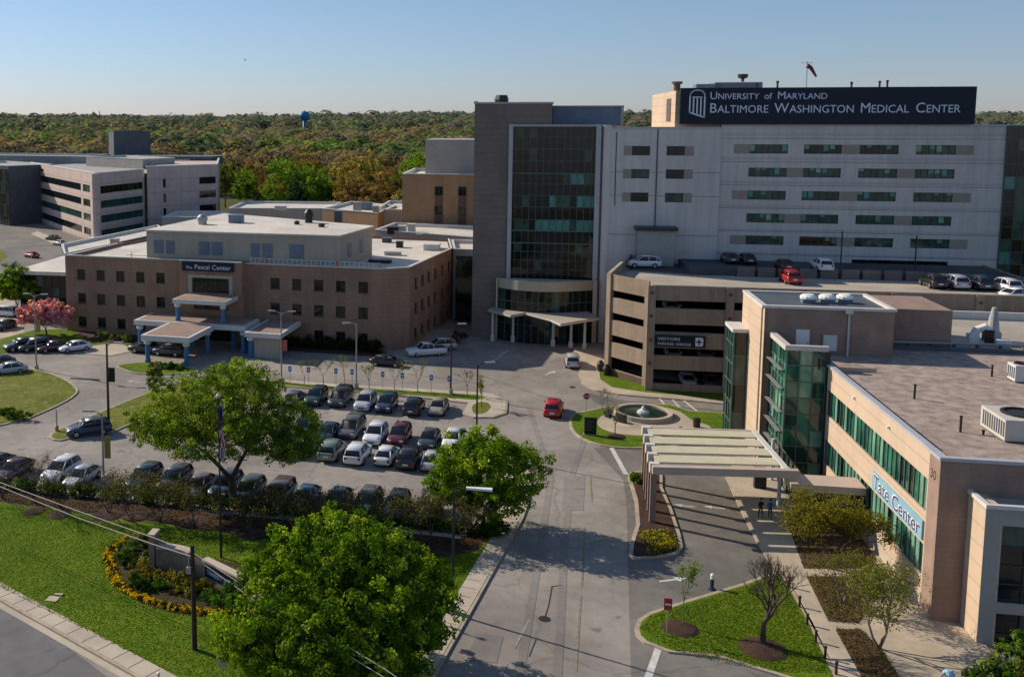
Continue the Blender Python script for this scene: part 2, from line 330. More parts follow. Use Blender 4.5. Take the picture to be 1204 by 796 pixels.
def crown(seed,lobes,K,Mn,cr,leaf,cols,flat=.8,fill=.25):
    """lobes: (x,y,z,rx,ry,rz); K clumps, Mn leaves per clump, cr clump radius"""
    rng=np.random.default_rng(seed); L=np.array(lobes,float); w=(L[:,3]*L[:,4]*L[:,5])**(2/3); w/=w.sum()
    idx=rng.choice(len(L),K,p=w); d=rng.normal(size=(K,3)); d/=np.linalg.norm(d,axis=1)[:,None]
    rr=np.where(rng.random(K)<fill,rng.uniform(.2,.8,K),rng.uniform(.8,1.06,K)); rr=np.where(rng.random(K)<.12,rng.uniform(1.05,1.22,K),rr)
    C=L[idx,:3]+d*L[idx,3:]*rr[:,None]; cz=C[:,2]; keep=cz>cz.min()+.0; 
    cs=rng.uniform(.6,1.25,K)*cr
    cc=np.array(cols,float)[rng.choice(len(cols),K)]*rng.uniform(.7,1.25,(K,1))
    P=[];Nn=[];T=[]
    e=rng.normal(size=(K,Mn,3)); e/=np.linalg.norm(e,axis=2)[:,:,None]; ee=e*rng.random((K,Mn,1))**.4
    ee[:,:,2]*=flat
    P=(C[:,None,:]+ee*cs[:,None,None]).reshape(-1,3); Nn=(e*.7+d[:,None,:]*.6+np.array([0,0,.35])).reshape(-1,3)
    T=(cc[:,None,:]*rng.uniform(.6,1.5,(K,Mn,1))).reshape(-1,3)
    return leaf_quads(rng,P,Nn,leaf),T,C
def limbs(mb,base,targets,r0,rng,split=.35,seg=6):
    base=Vector(base); targets=[Vector(t) for t in targets]
    if not targets: return
    cen=sum(targets,Vector())/len(targets); 
    top=base.lerp(cen,split); top.z=max(top.z,base.z+.4*(cen.z-base.z)*split*2)
    mid=base.lerp(top,.5)+Vector((rng.uniform(-.08,.08),rng.uniform(-.08,.08),0))*(top-base).length*.5
    mb.tube([base,mid,top],[r0,r0*.85,r0*.72],seg,cap=False)
    def rec(p,ts,r,depth):
        if len(ts)==1 or depth>5:
            for t in ts:
                m=p.lerp(t,.5)+Vector((rng.uniform(-.1,.1),rng.uniform(-.1,.1),.08))*(t-p).length
                mb.tube([p,m,t],[r,r*.6,r*.2],4,cap=False)
            return
        a=max(ts,key=lambda t:(t-p).length); b=max(ts,key=lambda t:(t-a).length)
        A=[t for t in ts if (t-a).length<=(t-b).length]; B=[t for t in ts if (t-a).length>(t-b).length]
        for g in (A,B):
            if not g: continue
            c=sum(g,Vector())/len(g); q=p.lerp(c,.45)+Vector((rng.uniform(-.12,.12),rng.uniform(-.12,.12),.05))*(c-p).length*.6
            rr=r*max(.45,(len(g)/len(ts))**.5)*.85
            mb.tube([p,p.lerp(q,.5)+Vector((0,0,.03))*(q-p).length,q],[min(r*.95,rr*1.2),rr,rr*.85],5,cap=False); rec(q,g,rr*.85,depth+1)
    rec(top,targets,r0*.72,0)
def tree(name,label,cat,base,lobes,K,Mn,cr,leaf,cols,trunk_r,seed,group=None,nl=26,bark='bark',split=.35,fill=.25,flat=.8):
    root=thing(name,label,cat,base,0,group)
    V,T,C=crown(seed,lobes,K,Mn,cr,leaf,cols,flat,fill)
    o=link('crown',quads_mesh('crown',V,T),M['leaf'],root)
    rng=random.Random(seed); idx=rng.sample(range(len(C)),min(nl,len(C)))
    mb=MB(); limbs(mb,(0,0,-.1),[tuple(C[i]) for i in idx],trunk_r,rng,split)
    me=bpy.data.meshes.new('trunk'); me.from_pydata([tuple(v) for v in mb.v],[],mb.f); link('trunk',me,M[bark],root,True)
    return root
def bare_tree(name,label,cat,base,h,w,seed,depth=6,r0=None,multi=1,group=None,bark='bark',leaf=None,nleaf=0,lsize=.08,clear=.25):
    rng=random.Random(seed); mb=MB(); tips=[]; r0=r0 or h*.02
    def rec(p,d,L,r,k):
        e=p+d*L; m=p.lerp(e,.5)+Vector((rng.uniform(-1,1),rng.uniform(-1,1),rng.uniform(-1,1)))*L*.07
        mb.tube([p,m,e],[r,r*.85,r*.7],5 if k>3 else 3,cap=False)
        if k<=0: tips.append(e); return
        if k<4: tips.append(e)
        n=rng.choice((2,3,3) if k>1 else (2,3))
        for i in range(n):
            s=.75 if k>3 else .6
            q=(d+Vector((rng.uniform(-1,1)*s*w,rng.uniform(-1,1)*s*w,rng.uniform(-.15,.45)))).normalized()
            rec(e,q,L*rng.uniform(.62,.85),r*.62,k-1)
    for i in range(multi):
        a=2*math.pi*i/multi+rng.uniform(0,1); sp=.0 if multi==1 else .45
        rec(Vector((0,0,-.05)),Vector((math.cos(a)*sp,math.sin(a)*sp,1)).normalized(),h*clear,r0/(multi**.4),depth)
    zs=max(v.z for v in mb.v); k=h/zs
    for v in mb.v: v*=k
    if leaf is not None:
        root=thing(name,label,cat,base,0,group)
        rg=np.random.default_rng(seed); tp=np.array([tuple(t*k) for t in tips]); ix=rg.integers(0,len(tp),nleaf)
        P=tp[ix]+rg.normal(size=(nleaf,3))*h*.035; cc=np.array(leaf)[rg.integers(0,len(leaf),nleaf)]*rg.uniform(.6,1.3,(nleaf,1))
        link('crown',quads_mesh('crown',leaf_quads(rg,P,rg.normal(size=(nleaf,3))+[0,0,.5],lsize),cc),M['leaf'],root)
        me=bpy.data.meshes.new('trunk'); me.from_pydata([tuple(v) for v in mb.v],[],mb.f); link('trunk',me,M[bark],root,True); return root
    root=thing(name,label,cat,base,0,group)
    tb=[i for i,f in enumerate(mb.f)]
    me=bpy.data.meshes.new('branches'); me.from_pydata([tuple(v) for v in mb.v],[],mb.f); link('branches',me,M[bark],root,True)
    return root
GREEN=[(.11,.19,.010),(.16,.25,.014),(.055,.115,.010),(.25,.33,.025)]
GREENB=[(.13,.20,.016),(.18,.25,.026),(.07,.12,.012),(.25,.31,.045)]
# ================================================================== WORLD AND SUN
W=bpy.data.worlds.new('World'); S.world=W; W.use_nodes=True; wt=W.node_tree
bg=wt.nodes['Background']; sky=wt.nodes.new('ShaderNodeTexSky'); sky.sky_type='NISHITA'; sky.sun_disc=False
SUND=Vector((-.927,.375,0)).normalized(); ELEV=R(30.5)
sky.sun_elevation=ELEV; sky.sun_rotation=math.atan2(SUND.x,SUND.y); sky.altitude=50; sky.air_density=1.0; sky.dust_density=.15; sky.ozone_density=2.0
tc=wt.nodes.new('ShaderNodeTexCoord'); sx=wt.nodes.new('ShaderNodeSeparateXYZ'); wt.links.new(tc.outputs['Generated'],sx.inputs[0])
tc2=wt.nodes.new('ShaderNodeValToRGB'); el=tc2.color_ramp.elements; el[0].position=0; el[0].color=(.48,.53,.80,1); el[1].position=.42; el[1].color=(1,1,1,1); e3=el.new(.12); e3.color=(.57,.63,.75,1); wt.links.new(sx.outputs[2],tc2.inputs[0])
tn=wt.nodes.new('ShaderNodeMix'); tn.data_type='RGBA'; tn.blend_type='MULTIPLY'; tn.inputs[0].default_value=1; wt.links.new(tc2.outputs[0],tn.inputs[7]); wt.links.new(sky.outputs[0],tn.inputs[6]); wt.links.new(tn.outputs[2],bg.inputs[0]); bg.inputs[1].default_value=.134
sl=bpy.data.lights.new('sun','SUN'); sl.energy=5.7; sl.angle=R(.5); sl.color=(1,.88,.72)
so=bpy.data.objects.new('sun',sl); COL.objects.link(so); so.location=(-200,100,200)
sd=(SUND*math.cos(ELEV)+Vector((0,0,math.sin(ELEV))))
so.rotation_euler=sd.to_track_quat('Z','Y').to_euler()
S.view_settings.view_transform='Standard'; S.view_settings.look='None'; S.view_settings.exposure=0
S.cycles.max_bounces=5; S.cycles.diffuse_bounces=2; S.cycles.glossy_bounces=3; S.cycles.transparent_max_bounces=4
# ================================================================== GROUND, HILLS
def hill(x,y):
    d=math.hypot(x,y); t=max(0,min(1,(d-420)/2300)); s=t*t*(3-2*t)
    return s*(14+4*math.sin(x*.0016+1)+3*math.sin(x*.004+y*.0007))
mb=MB(); nx,ny=46,60; g=[]
for j in range(ny+1):
    y=-60+ (j/ny)**2.2*8500
    for i in range(nx+1):
        x=(i/nx-.5)*2*(420+y*1.0); g.append((x,y,hill(x,y) if y>300 else 0))
mb.add(g,[(j*(nx+1)+i,j*(nx+1)+i+1,(j+1)*(nx+1)+i+1,(j+1)*(nx+1)+i) for j in range(ny) for i in range(nx)])
struct('ground',mb,M['ground'],smooth=True)
# street along the front, campus asphalt
ZA=.02
dirS=Vector((.872,-.489)).normalized(); nS=Vector((-dirS.y,dirS.x))
kA=gp(0,706).xy; kB=gp(206,796).xy   # curb line reference / lawn edge
curb0=gp(75,750).xy
def sp(t,w,): p=curb0+dirS*t+nS*w; return p
flat('road',[sp(-140,0),sp(-140,-30),sp(60,-30),sp(60,0)],ZA,M['asphalt_street'])
flat('parking_lot',[(-170,72),(-40,64),(-8,41),(30,36),(60,40),(62,122),(62,152),(-8,166),(-8,300),(-170,300)],ZA+.004,M['asphalt'])
flat('driveway',wpoly([(698,527),(753,526),(870,519),(860,560),(893,645),(918,676),(985,800),(1010,860),(740,860),(742,796),(738,655),(737,600),(733,565)]),ZA+.012,M['asphalt_dark'])
flat('driveway',wpoly([(690,462),(727,470),(800,478),(870,484),(870,500),(806,486),(770,476),(715,478),(700,475)]),ZA+.012,M['asphalt_dark'])
# darker worn patches of the lot and lanes
flat('road_patch',wpoly([(546,523),(600,523),(640,560),(625,570),(560,545)]),ZA+.008,M['asphalt'])
# big front island: pavement apron, lawn and mulch on it
P1=[gp(-60,536).xy,gp(0,562).xy,gp(60,576).xy,gp(130,583).xy,gp(260,600).xy,gp(380,612).xy,gp(470,622).xy,gp(540,630).xy,gp(583,600).xy,gp(588,560).xy,gp(583,530).xy,gp(597,520).xy,gp(612,533).xy,gp(626,562).xy,gp(622,592).xy,gp(615,611).xy,gp(563,705).xy,gp(512,796).xy,gp(480,855).xy,gp(455,885).xy,sp(22,0),sp(10,0),sp(0,0),sp(-12,0),sp(-60,0),sp(-90,14)]
if area2(P1)<0: P1.reverse()
island(P1,'pavement','concrete',.15,.22)
lawn=[gp(-70,560,.15).xy,gp(0,578,.15).xy,gp(130,596,.15).xy,gp(380,628,.15).xy,gp(545,640,.15).xy,gp(590,605,.15).xy,gp(598,598,.15).xy,gp(566,650,.15).xy,gp(533,704,.15).xy,gp(500,765,.15).xy,gp(470,815,.15).xy,gp(440,850,.15).xy,sp(16,1.6),sp(0,1.5),sp(-12,1.5),sp(-60,1.5),sp(-85,14)]
if area2(lawn)<0: lawn.reverse()
mb=MB(); mb.prism(lawn,.1,.19); struct('lawn',mb,M['grass'])
# gutter along the street + slab joints
mb=MB(); mb.quad((*sp(-90,-.5),ZA+.012),(*sp(24,-.5),ZA+.012),(*sp(24,-.01),ZA+.012),(*sp(-90,-.01),ZA+.012)); struct('gutter',mb,M['concrete'])
mb=MB()
for i in range(-40,14):
    a=sp(i*1.55,.25); b=sp(i*1.55,1.46); e=dirS*.025
    mb.quad((*(a-e),.176),(*(a+e),.176),(*(b+e),.176),(*(b-e),.176))
a=gp(608,611,.17).xy; b=gp(505,796,.17).xy
for i in range(-2,22):
    p=a.lerp(b,i/19.); dd=(b-a).normalized(); nn=Vector((-dd.y,dd.x)); q=p-nn*1.5 if nn.x>0 else p+nn*1.5; e=dd*.025; p=p.lerp(q,.12)
    mb.quad((*(p-e),.176),(*(p+e),.176),(*(q+e),.176),(*(q-e),.176))
struct('pavement_joints',mb,M['mulch2'])
# mulch strips in the lawn
def sheet(name,px,z,m,sm=0): return flat(name,wpoly(px,z,sm),z,M[m])
sheet('mulch_bed',[(-30,562),(0,567),(60,580),(130,586.5),(260,603),(380,615),(470,625),(541,633),(584,602),(592,612),(560,648),(520,655),(450,650),(380,640),(300,632),(210,618),(130,606),(60,597),(0,590),(-30,583)],.20,'mulch')
for (x,y,rx) in ((40,601,.95),(70,605,1.0),(127,605,1.4),(160,607,1.2),(228,613,1.5),(300,628,1.2),(800,738,1.15),(897,762,1.45),(725,513,.95)):
    c=gp(x,y,.2); mb=MB(); mb.lathe((c.x,c.y,.185),[(rx,0),(rx*.8,.09),(rx*.4,.16),(.12,.18)],18); struct('mulch_ring',mb,M['mulch'])
# flower bed oval
FB=[(124,650),(129,640),(145,632),(165,628),(200,640),(240,655),(310,668),(330,690),(335,722),(300,724),(250,725),(215,722),(185,715),(158,704),(138,690),(127,672)]
sheet('flower_bed',FB,.205,'mulch',3)
# islands
I2=wpoly([(-40,436),(10,433),(45,436),(75,446),(91,458),(88,466),(72,476),(50,486),(22,496),(-40,500)],0,3); island(I2,'lawn','grass_dry')
I3=wpoly([(57,516),(66,507),(95,495),(125,482),(190,457),(240,446),(262,450),(230,470),(150,501),(132,509),(95,513),(72,519)],0,2); island(I3,'planted_median','grass_dry')
I4=wpoly([(137,431),(163,427),(191,427),(215,431),(234,437),(222,440),(190,441),(160,440),(146,436)],0,3); island(I4,'lawn','grass')
I5=wpoly([(288,444),(400,453),(560,462),(580,464),(597,474),(596,487),(580,492),(556,492),(543,488),(550,475),(480,467),(400,460),(300,453)],0,0); island(I5,'median','concrete',.15,.2)
sheet('planted_strip',[(290,445.5),(400,455),(560,464),(572,467),(560,470),(480,464),(400,458),(300,450)],.185,'grass')
sheet('planted_oval',[(555,478),(562,473),(572,473),(577,478),(570,485),(558,486)],.185,'grass_dry',3)
# walk and lawn at the garage
I8=wpoly([(600,398),(690,404),(672,410),(683,424),(680,440),(684,452),(700,460),(727,465),(800,471),(870,478),(950,484),(960,440),(800,440),(715,420),(712,404)][2:],0,0); island(I8,'pavement','plaza',.15,.2)
sheet('lawn',[(704,434),(706,446),(720,455),(760,461),(800,464),(868,473),(950,480),(950,466),(868,459),(765,447),(712,433)],.19,'grass')
sheet('mulch_bed',[(704,432),(712,430),(765,444),(870,458),(950,466),(950,470),(868,463),(765,450),(712,438)],.194,'mulch')
# fountain island
I9=wpoly([(669,497),(673,489),(690,484),(715,479),(745,476),(790,477),(811,484),(870,490),(875,519),(800,525),(753,528),(720,527),(693,521),(674,510)],0,2); island(I9,'lawn','grass')
sheet('fountain_plaza',[(702,496),(712,486),(740,479),(775,478),(800,484),(812,493),(833,500),(838,510),(815,512),(775,514),(755,512),(728,510),(708,504)],.185,'plaza',2)
sheet('mulch_bed',[(790,505),(801,501),(812,512),(775,514)],.19,'mulch')
# plaza by the entrance of the right building
PL=[gp(x,y).xy for x,y in [(862,545),(853,562),(870,600),(893,645),(905,662),(916,674),(923,676),(981,789),(1000,825),(1020,860)]]+[Vector((29,52)),Vector((29,100)),Vector((22,100))]
if area2(PL)<0: PL.reverse()
island(PL,'plaza','plaza',.15,.18)
sheet('mulch_bed',[(925,612),(965,590),(977,580),(1030,655),(1031,668),(945,668)],.185,'mulch2')
sheet('mulch_bed',[(948,677),(1022,677),(1040,690),(1010,732),(974,730)],.185,'mulch2')
sheet('mulch_bed',[(982,739),(1011,739),(1036,762),(1060,800),(1020,810),(1013,796)],.185,'mulch2')
# lower triangular lawn
I11=wpoly([(746,740),(750,730),(762,722),(805,708),(871,688),(910,674),(920,674),(930,690),(955,733),(981,789),(1000,825),(985,830),(940,804),(916,796),(843,774),(785,768),(757,757),(748,749)],0,0); island(I11,'lawn','grass',.15,.3)
# canopy median
I10=wpoly([(738,562),(741,556),(753,556),(766,545),(779,560),(779,575),(790,600),(800,630),(803,645),(796,653),(775,657),(748,659),(739,655),(741,640),(748,618),(746,590)],0,0); island(I10,'median','mulch',.18,.3)
mb=MB()
for a,b in [((719,527),(736,558)),((774,763),(761,800))]:
    pa=gp(*a).xy; pb=gp(*b).xy; d=(pb-pa).normalized(); n_=Vector((-d.y,d.x))*.22; mb.quad(*[(*q,ZA+.026) for q in (pa-n_,pb-n_,pb+n_,pa+n_)])
for a,b,w in [((770,463),(787,482),.12),((787,466),(806,487),.12),((801,469),(825,488),.12)]:
    pa=gp(*a).xy; pb=gp(*b).xy; d=(pb-pa).normalized(); n_=Vector((-d.y,d.x))*w; mb.quad(*[(*q,ZA+.026) for q in (pa-n_,pb-n_,pb+n_,pa+n_)])
def arrow(px,py,ang,s=1.):
    c=gp(px,py); T=Matrix.Translation((c.x,c.y,ZA+.026))@Matrix.Rotation(ang,4,'Z')@Matrix.Diagonal((s,s,1,1))
    for q in ([(-1.2,-.12),(.3,-.12),(.3,.12),(-1.2,.12)],[(.3,-.45),(1.3,0),(.3,.45)]): mb.add([tuple(T@Vector((x,y,0))) for x,y in q],[tuple(range(len(q)))])
arrow(791,682,R(25),.9); arrow(805,595,R(170),.7); arrow(840,597,R(170),.7); arrow(712,466,R(70),.8); arrow(647,439,R(60),1.1); arrow(158,449,R(170),.8)
struct('lane_markings',mb,M['line'])
mb=MB()
def stroke(a,b,w,m=0,z=ZA+.024):
    pa=gp(*a).xy; pb=gp(*b).xy; d=(pb-pa).normalized(); n_=Vector((-d.y,d.x))*w/2; mb.quad(*[(*q,z) for q in (pa-n_,pb-n_,pb+n_,pa+n_)],m)
stroke((622,729),(605,762),.14); stroke((596,780),(580,815),.14); stroke((550,770),(535,800),.1)
for a,b in (((694,560),(696,590)),((688,620),(684,690)),((683,700),(677,790))): stroke(a,b,.12,1)
for a,b in (((649,690),(645,712)),((645,712),(640,728)),((647,690),(662,688)),((630,752),(622,772))): stroke(a,b,.07,2)
for px_ in ([(612,640),(645,642),(640,672),(604,668)],[(664,560),(688,560),(686,600),(660,600)],[(560,745),(592,748),(584,780),(548,776)]): 
    P_=wpoly(px_); mb.add([(p[0],p[1],ZA+.0205) for p in P_],[tuple(range(len(P_)))],3)
for a,b in (((622,480),(648,560)),((648,560),(636,640)),((636,640),(610,800)),((700,480),(672,560)),((672,560),(664,640)),((664,640),(655,800)),((560,440),(650,470)),((480,440),(560,450))): stroke(a,b,.55,3,ZA+.0195)
# stall lines of the parking rows
ax=Vector((math.cos(R(-4.9)),math.sin(R(-4.9)))); ay=Vector((-ax.y,ax.x))
def rowline(pc,n0,n1,L,pitch=2.8):
    c=gp(*pc).xy+ax*pitch/2
    for i in range(n0,n1):
        p=c+ax*(i*pitch); a=p-ay*L/2; b=p+ay*L/2; e=ax*.05; mb.quad(*[(*q,ZA+.022) for q in (a-e,a+e,b+e,b-e)])
rowline((430,483),-7,5,5.2); rowline((440,514),-9,4,5.2); rowline((455,540),-9,4,5.2); rowline((360,597),-13,6,5.0)
struct('worn_markings',mb,[M['line_faint'],M['yellow_faint'],M['tar'],M['wheel']])
# ADA symbols painted near the tower canopy
mb=MB()
for i,(x,y) in enumerate(((585,416),(589,413),(580,421))):
    a=gp(x,y).xy; mb.quad((a.x-.1,a.y-2,ZA+.026),(a.x+.1,a.y-2,ZA+.026),(a.x+1.3,a.y+1.2,ZA+.026),(a.x+1.1,a.y+1.2,ZA+.026))
struct('hatch_markings',mb,M['line'])
# ================================================================== HOSPITAL TOWER AND WING
H_=thing('hospital','tall grey and white hospital block with dark glass tower front and big navy rooftop sign','building',(12,150,0))
YF=150.
# brick tower with opening for the curtain wall
mb=MB(); X0,X1=-7.7,10.9
holes_wall(mb,(X0,YF,0),(1,0,0),X1-X0,0,32,[(5.2,18.1,9.2,31.75),(3.6,18.0,.0,7.9)],.6)
mb.box(X0,YF,32,3.6,YF+18,35.2)
mb.quad((X0,YF+18,0),(X0,YF,0),(X0,YF,32),(X0,YF+18,32)); mb.quad((X1,YF,0),(X1,YF+18,0),(X1,YF+18,32),(X1,YF,32)); mb.quad((3.6,YF,32),(X1,YF,32),(X1,YF+18,32),(3.6,YF+18,32)); mb.quad((X1,YF+18,0),(X0,YF+18,0),(X0,YF+18,35),(X1,YF+18,32))
obj('tower_wall',mb,M['towerbrick'],H_)
mb=MB(); mb.box(X0-.15,YF-.15,35.2,3.75,YF+18,35.45); mb.box(X0-.1,YF+.0,35.45,X0+.3,YF+18,35.6); obj('parapet_cap',mb,M['frame_grey'],H_)
mb=MB(); mb.box(3.75,YF+3,32.03,13.8,YF+16,34.75); obj('mechanical_screen',mb,M['steel_blue'],H_)
mb=MB(); mb.box(3.7,YF+2.8,34.75,14.,YF+16.2,34.95); mb.box(13.5,YF+2.85,32.03,13.95,YF+3.3,34.74); obj('screen_cap',mb,M['bandgrey'],H_)
rng=random.Random(3)
def pk(i,j):
    r=rng.random()
    if j==5 and i>=4: return 1 if r<.85 else 2
    if j==7 and i>=4: return 1 if (i<7 or i>9) and r<.85 else (2 if r<.6 else 0)
    if j==9 and i>=8: return 1 if r<.3 else 2
    if j==12 and i<4: return 3 if r<.7 else 0
    if j%2: return 0 if r<.55 else (3 if r<.8 else 2)
    return 0
zs=[9.2,10.9]; z=12.6
lv=[9.2,10.6,12.0,13.3,14.6,16.45,18.1,20.0,21.7,23.4,25.0,26.8,28.6,30.3,31.75]
curtain(H_,(-2.5,YF+.35,0),(1,0,0),12.9,lv,13,['glass_dark','glass_teal','glass_green','glass_brown'],pk,.07,'curtain_glass','mull_light')
mb=MB()
for z in (16.45,25.0,14.6): mb.box(-2.45,YF+.18,z-.1,10.35,YF+.26,z+.06)
obj('floor_edge_bands',mb,M['mull_green'],H_)
mb=MB(); mb.box(-2.62,YF-.35,9.2,-2.02,YF-.003,32.2); mb.box(9.9,YF-.35,9.0,10.6,YF-.003,32.2); mb.box(-2.02,YF-.3,31.9,9.9,YF-.003,32.15); obj('curtain_surround',mb,M['frame_grey'],H_)
# round ended bay between tower and wing
mb=MB(); prof=[(10.95+1.6*(1-math.cos(t)),YF-.3-.0+1.1*(-math.sin(t)))for t in [k*math.pi/2/6 for k in range(7)]]
pts=[(10.95,YF-.2)]+[(10.95+.35*k,YF-.2-.25*math.sin(k/4*math.pi)) for k in range(1,4)]+[(12.0,YF-.35),(12.0,YF+4),(10.95,YF+4)]
mb.prism([(p[0],p[1]) for p in pts],0,32.1); obj('corner_pier',mb,M['panel2'],H_,smooth=False)
# left wing
LW0,LW1=12.0,27.2
wl=[]; 
for zt in (29.1,25.76,22.37):
    for a,b in ((15.0,17.5),(19.8,22.3)): wl.append((a-LW0,b-LW0,zt-1.35,zt))
mb=MB(); holes_wall(mb,(LW0,YF-.3,0),(1,0,0),LW1-LW0,0,31.6,wl,.2)
mb.quad((LW0,YF-.3,31.6),(LW1,YF-.3,31.6),(LW1,YF+28,31.6),(LW0,YF+28,31.6)); mb.quad((LW1,YF-.3,0),(LW1,YF,0),(LW1,YF,31.6),(LW1,YF-.3,31.6)); mb.quad((LW0,YF+28,0),(LW0,YF+4,0),(LW0,YF+4,31.6),(LW0,YF+28,31.6))
obj('wing_wall',mb,M['panel2'],H_)
for i,h in enumerate(wl): window(H_,(LW0,YF-.3,0),(1,0,0),h,.15,('glass_dark','glass_green')[i%3==2],'mullion',2,1,.07,False)
mb=MB()
for zt in (29.1,25.76,22.37):
    for xa,xb in ((13.85,14.98),(22.32,23.5)): mb=MB(); mb.box(xa,YF-.34,zt-1.35,xb,YF-.303,zt); obj('beige_infill',mb,M['beige'],H_)
mb=MB(); mb.box(18.42,YF-.36,13,18.6,YF-.302,31.5); mb.box(12.7,YF-.34,20.4,12.85,YF-.302,31.1)
for z in (16.2,21.9,25.3): mb.box(12.02,YF-.325,z,18.4,YF-.3012,z+.06); mb.box(18.62,YF-.325,z,27.18,YF-.3012,z+.06)
obj('panel_joint',mb,M['slate'],H_)
# right wing: five rows of ribbon windows
RW0,RW1=27.2,64.0; COLS=[(31.1,36.25),(38.35,43.35),(45.6,50.65),(52.85,57.9)]
rows=[28.1,24.8,21.55,18.28,15.1]; hh=[]; inf=MB()
for r,zb in enumerate(rows):
    for c in COLS: hh.append((c[0]-RW0,c[1]-RW0,zb,zb+1.3))
    seg=[(29.0,31.05),(43.4,45.55),(57.95,60.1)] if r%2==0 else [(36.3,38.3),(50.7,52.8)]
    for a,b in seg: inf=MB(); inf.box(a,YF-.04,zb,b,YF-.003,zb+1.3); obj('beige_infill',inf,M['beige'],H_)
hh.append((45.4-RW0,57.8-RW0,12.0,13.3))
mb=MB(); holes_wall(mb,(RW0,YF,0),(1,0,0),RW1-RW0,0,32.0,hh,.22)
mb.quad((RW0,YF,32),(RW1,YF,32),(RW1,YF+28,32),(RW0,YF+28,32)); mb.quad((RW1,YF,0),(RW1,YF+28,0),(RW1,YF+28,32),(RW1,YF,32))
obj('wing_wall',mb,M['panel'],H_)
gl=['glass_dark','glass_green','glass_green','glass_green','glass_green']
WN=[]
for i,h in enumerate(hh):
    rr=rng.random()
    WN.append(window(H_,(RW0,YF,0),(1,0,0),h,.2,gl[int(rr*5)] if i<20 else 'glass_dark','mullion',6 if i<20 else 12,1,.07,False))
# half drawn blinds in some ribbons
mb=MB()
for i,h in enumerate(hh[:20]):
    for k in range(6):
        if rng.random()<.42:
            a=h[0]+RW0+(h[1]-h[0])*k/6+.08; b=a+(h[1]-h[0])/6-.16; d=rng.choice((.35,.6,.9)); mb=MB(); mb.quad((a,YF+.145,h[3]-d),(b,YF+.145,h[3]-d),(b,YF+.145,h[3]-.06),(a,YF+.145,h[3]-.06)); obj('blind',mb,M[rng.choice(('glass_teal','glass_teal','glass_pale'))],WN[i])
mb=MB()
for z in (13.7,17.0,20.3,23.6,26.9,30.2): mb.box(27.22,YF-.02,z,63.98,YF-.0012,z+.05)
obj('panel_joint',mb,M['slate'],H_)
mb=MB(); mb.box(27.2,YF-.12,32.0,64.0,YF+.4,32.2); mb.box(12.0,YF-.4,31.6,27.1,YF,31.85); obj('roof_coping',mb,M['frame_grey'],H_)
def pk2(i,j):
    r=rng.random(); return (0 if r<.7 else 2) if j%2==0 else (2 if r<.55 else (1 if r<.68 else 0))
curtain(H_,(64.05,YF-.2,0),(1,0,0),14,[8+1.72*k for k in range(15)],10,['glass_dark','glass_teal','glass_green'],pk2,.07,'curtain_glass','mull_light')
mb=MB(); mb.box(64.05,YF-.1,0,78.5,YF+28,32.1); obj('glass_block',mb,M['slate'],H_)
# rooftop penthouse and sign
mb=MB(); mb.box(20.9,YF+.6,31.62,59.6,YF+28,37.0); obj('penthouse',mb,M['tatewall'],H_)
mb=MB(); 
for k in range(9): mb.box(20.8,YF+5+k*.5,32.6,20.88,YF+5.3+k*.5,36.0)
obj('louvre',mb,M['towerbrick'],H_)
mb=MB(); mb.box(27.5,YF+8,37.02,34.2,YF+14,38.4); mb.box(24.5,YF+6,37.02,27.2,YF+9,38.1); obj('roof_unit',mb,M['steel_blue'],H_)
mb=MB(); mb.box(21.4,YF-.55,32.25,59.75,YF-.05,37.35); sg=obj('sign_board',mb,M['navy'],H_)
def sgn(runs,x0,z,w): obj('sign_lettering',text_line(runs,(x0,YF-.57,z),(1,0,0),w),M['letter'],sg)
def caps(s,b,k=.78):
    out=[]
    for w in s.split(' '): out+= [(w[0],b),(w[1:],b*k),(' ',b)]
    return out[:-1]
sgn(caps('UNIVERSITY',1.5)+[(' ',1.5),('of',1.25),(' ',1.5)]+caps('MARYLAND',1.5),25.35,35.75,15.6)
sgn(caps('BALTIMORE WASHINGTON MEDICAL CENTER',1.95),25.35,33.85,32.6)
mb=MB()   # arch emblem: outline and three columns
def strip(pts,w,m=0):
    for a,b in zip(pts,pts[1:]):
        d=Vector((b[0]-a[0],b[1]-a[1])).normalized(); n_=Vector((-d.y,d.x))*w/2; e=d*w*.3
        mb.quad((a[0]-e.x-n_.x,YF-.57,a[1]-e.y-n_.y),(b[0]+e.x-n_.x,YF-.57,b[1]+e.y-n_.y),(b[0]+e.x+n_.x,YF-.57,b[1]+e.y+n_.y),(a[0]-e.x+n_.x,YF-.57,a[1]-e.y+n_.y),m)
cx=23.7; arch=[(cx-1.0,33.9),(cx-1.0,36.3)]+[(cx-1.0*math.cos(t),36.3+.75*math.sin(t)) for t in [k*math.pi/8 for k in range(1,8)]]+[(cx+1.0,36.3),(cx+1.0,33.2),(cx-1.0,33.9)]
strip(arch,.2); strip([(cx-.62,36.05),(cx+.62,36.05)],.14)
for k,b in ((-.5,33.9),(0,33.75),(.5,33.6)): strip([(cx+k,b),(cx+k,35.9)],.2)
obj('sign_emblem',mb,M['letter'],sg)
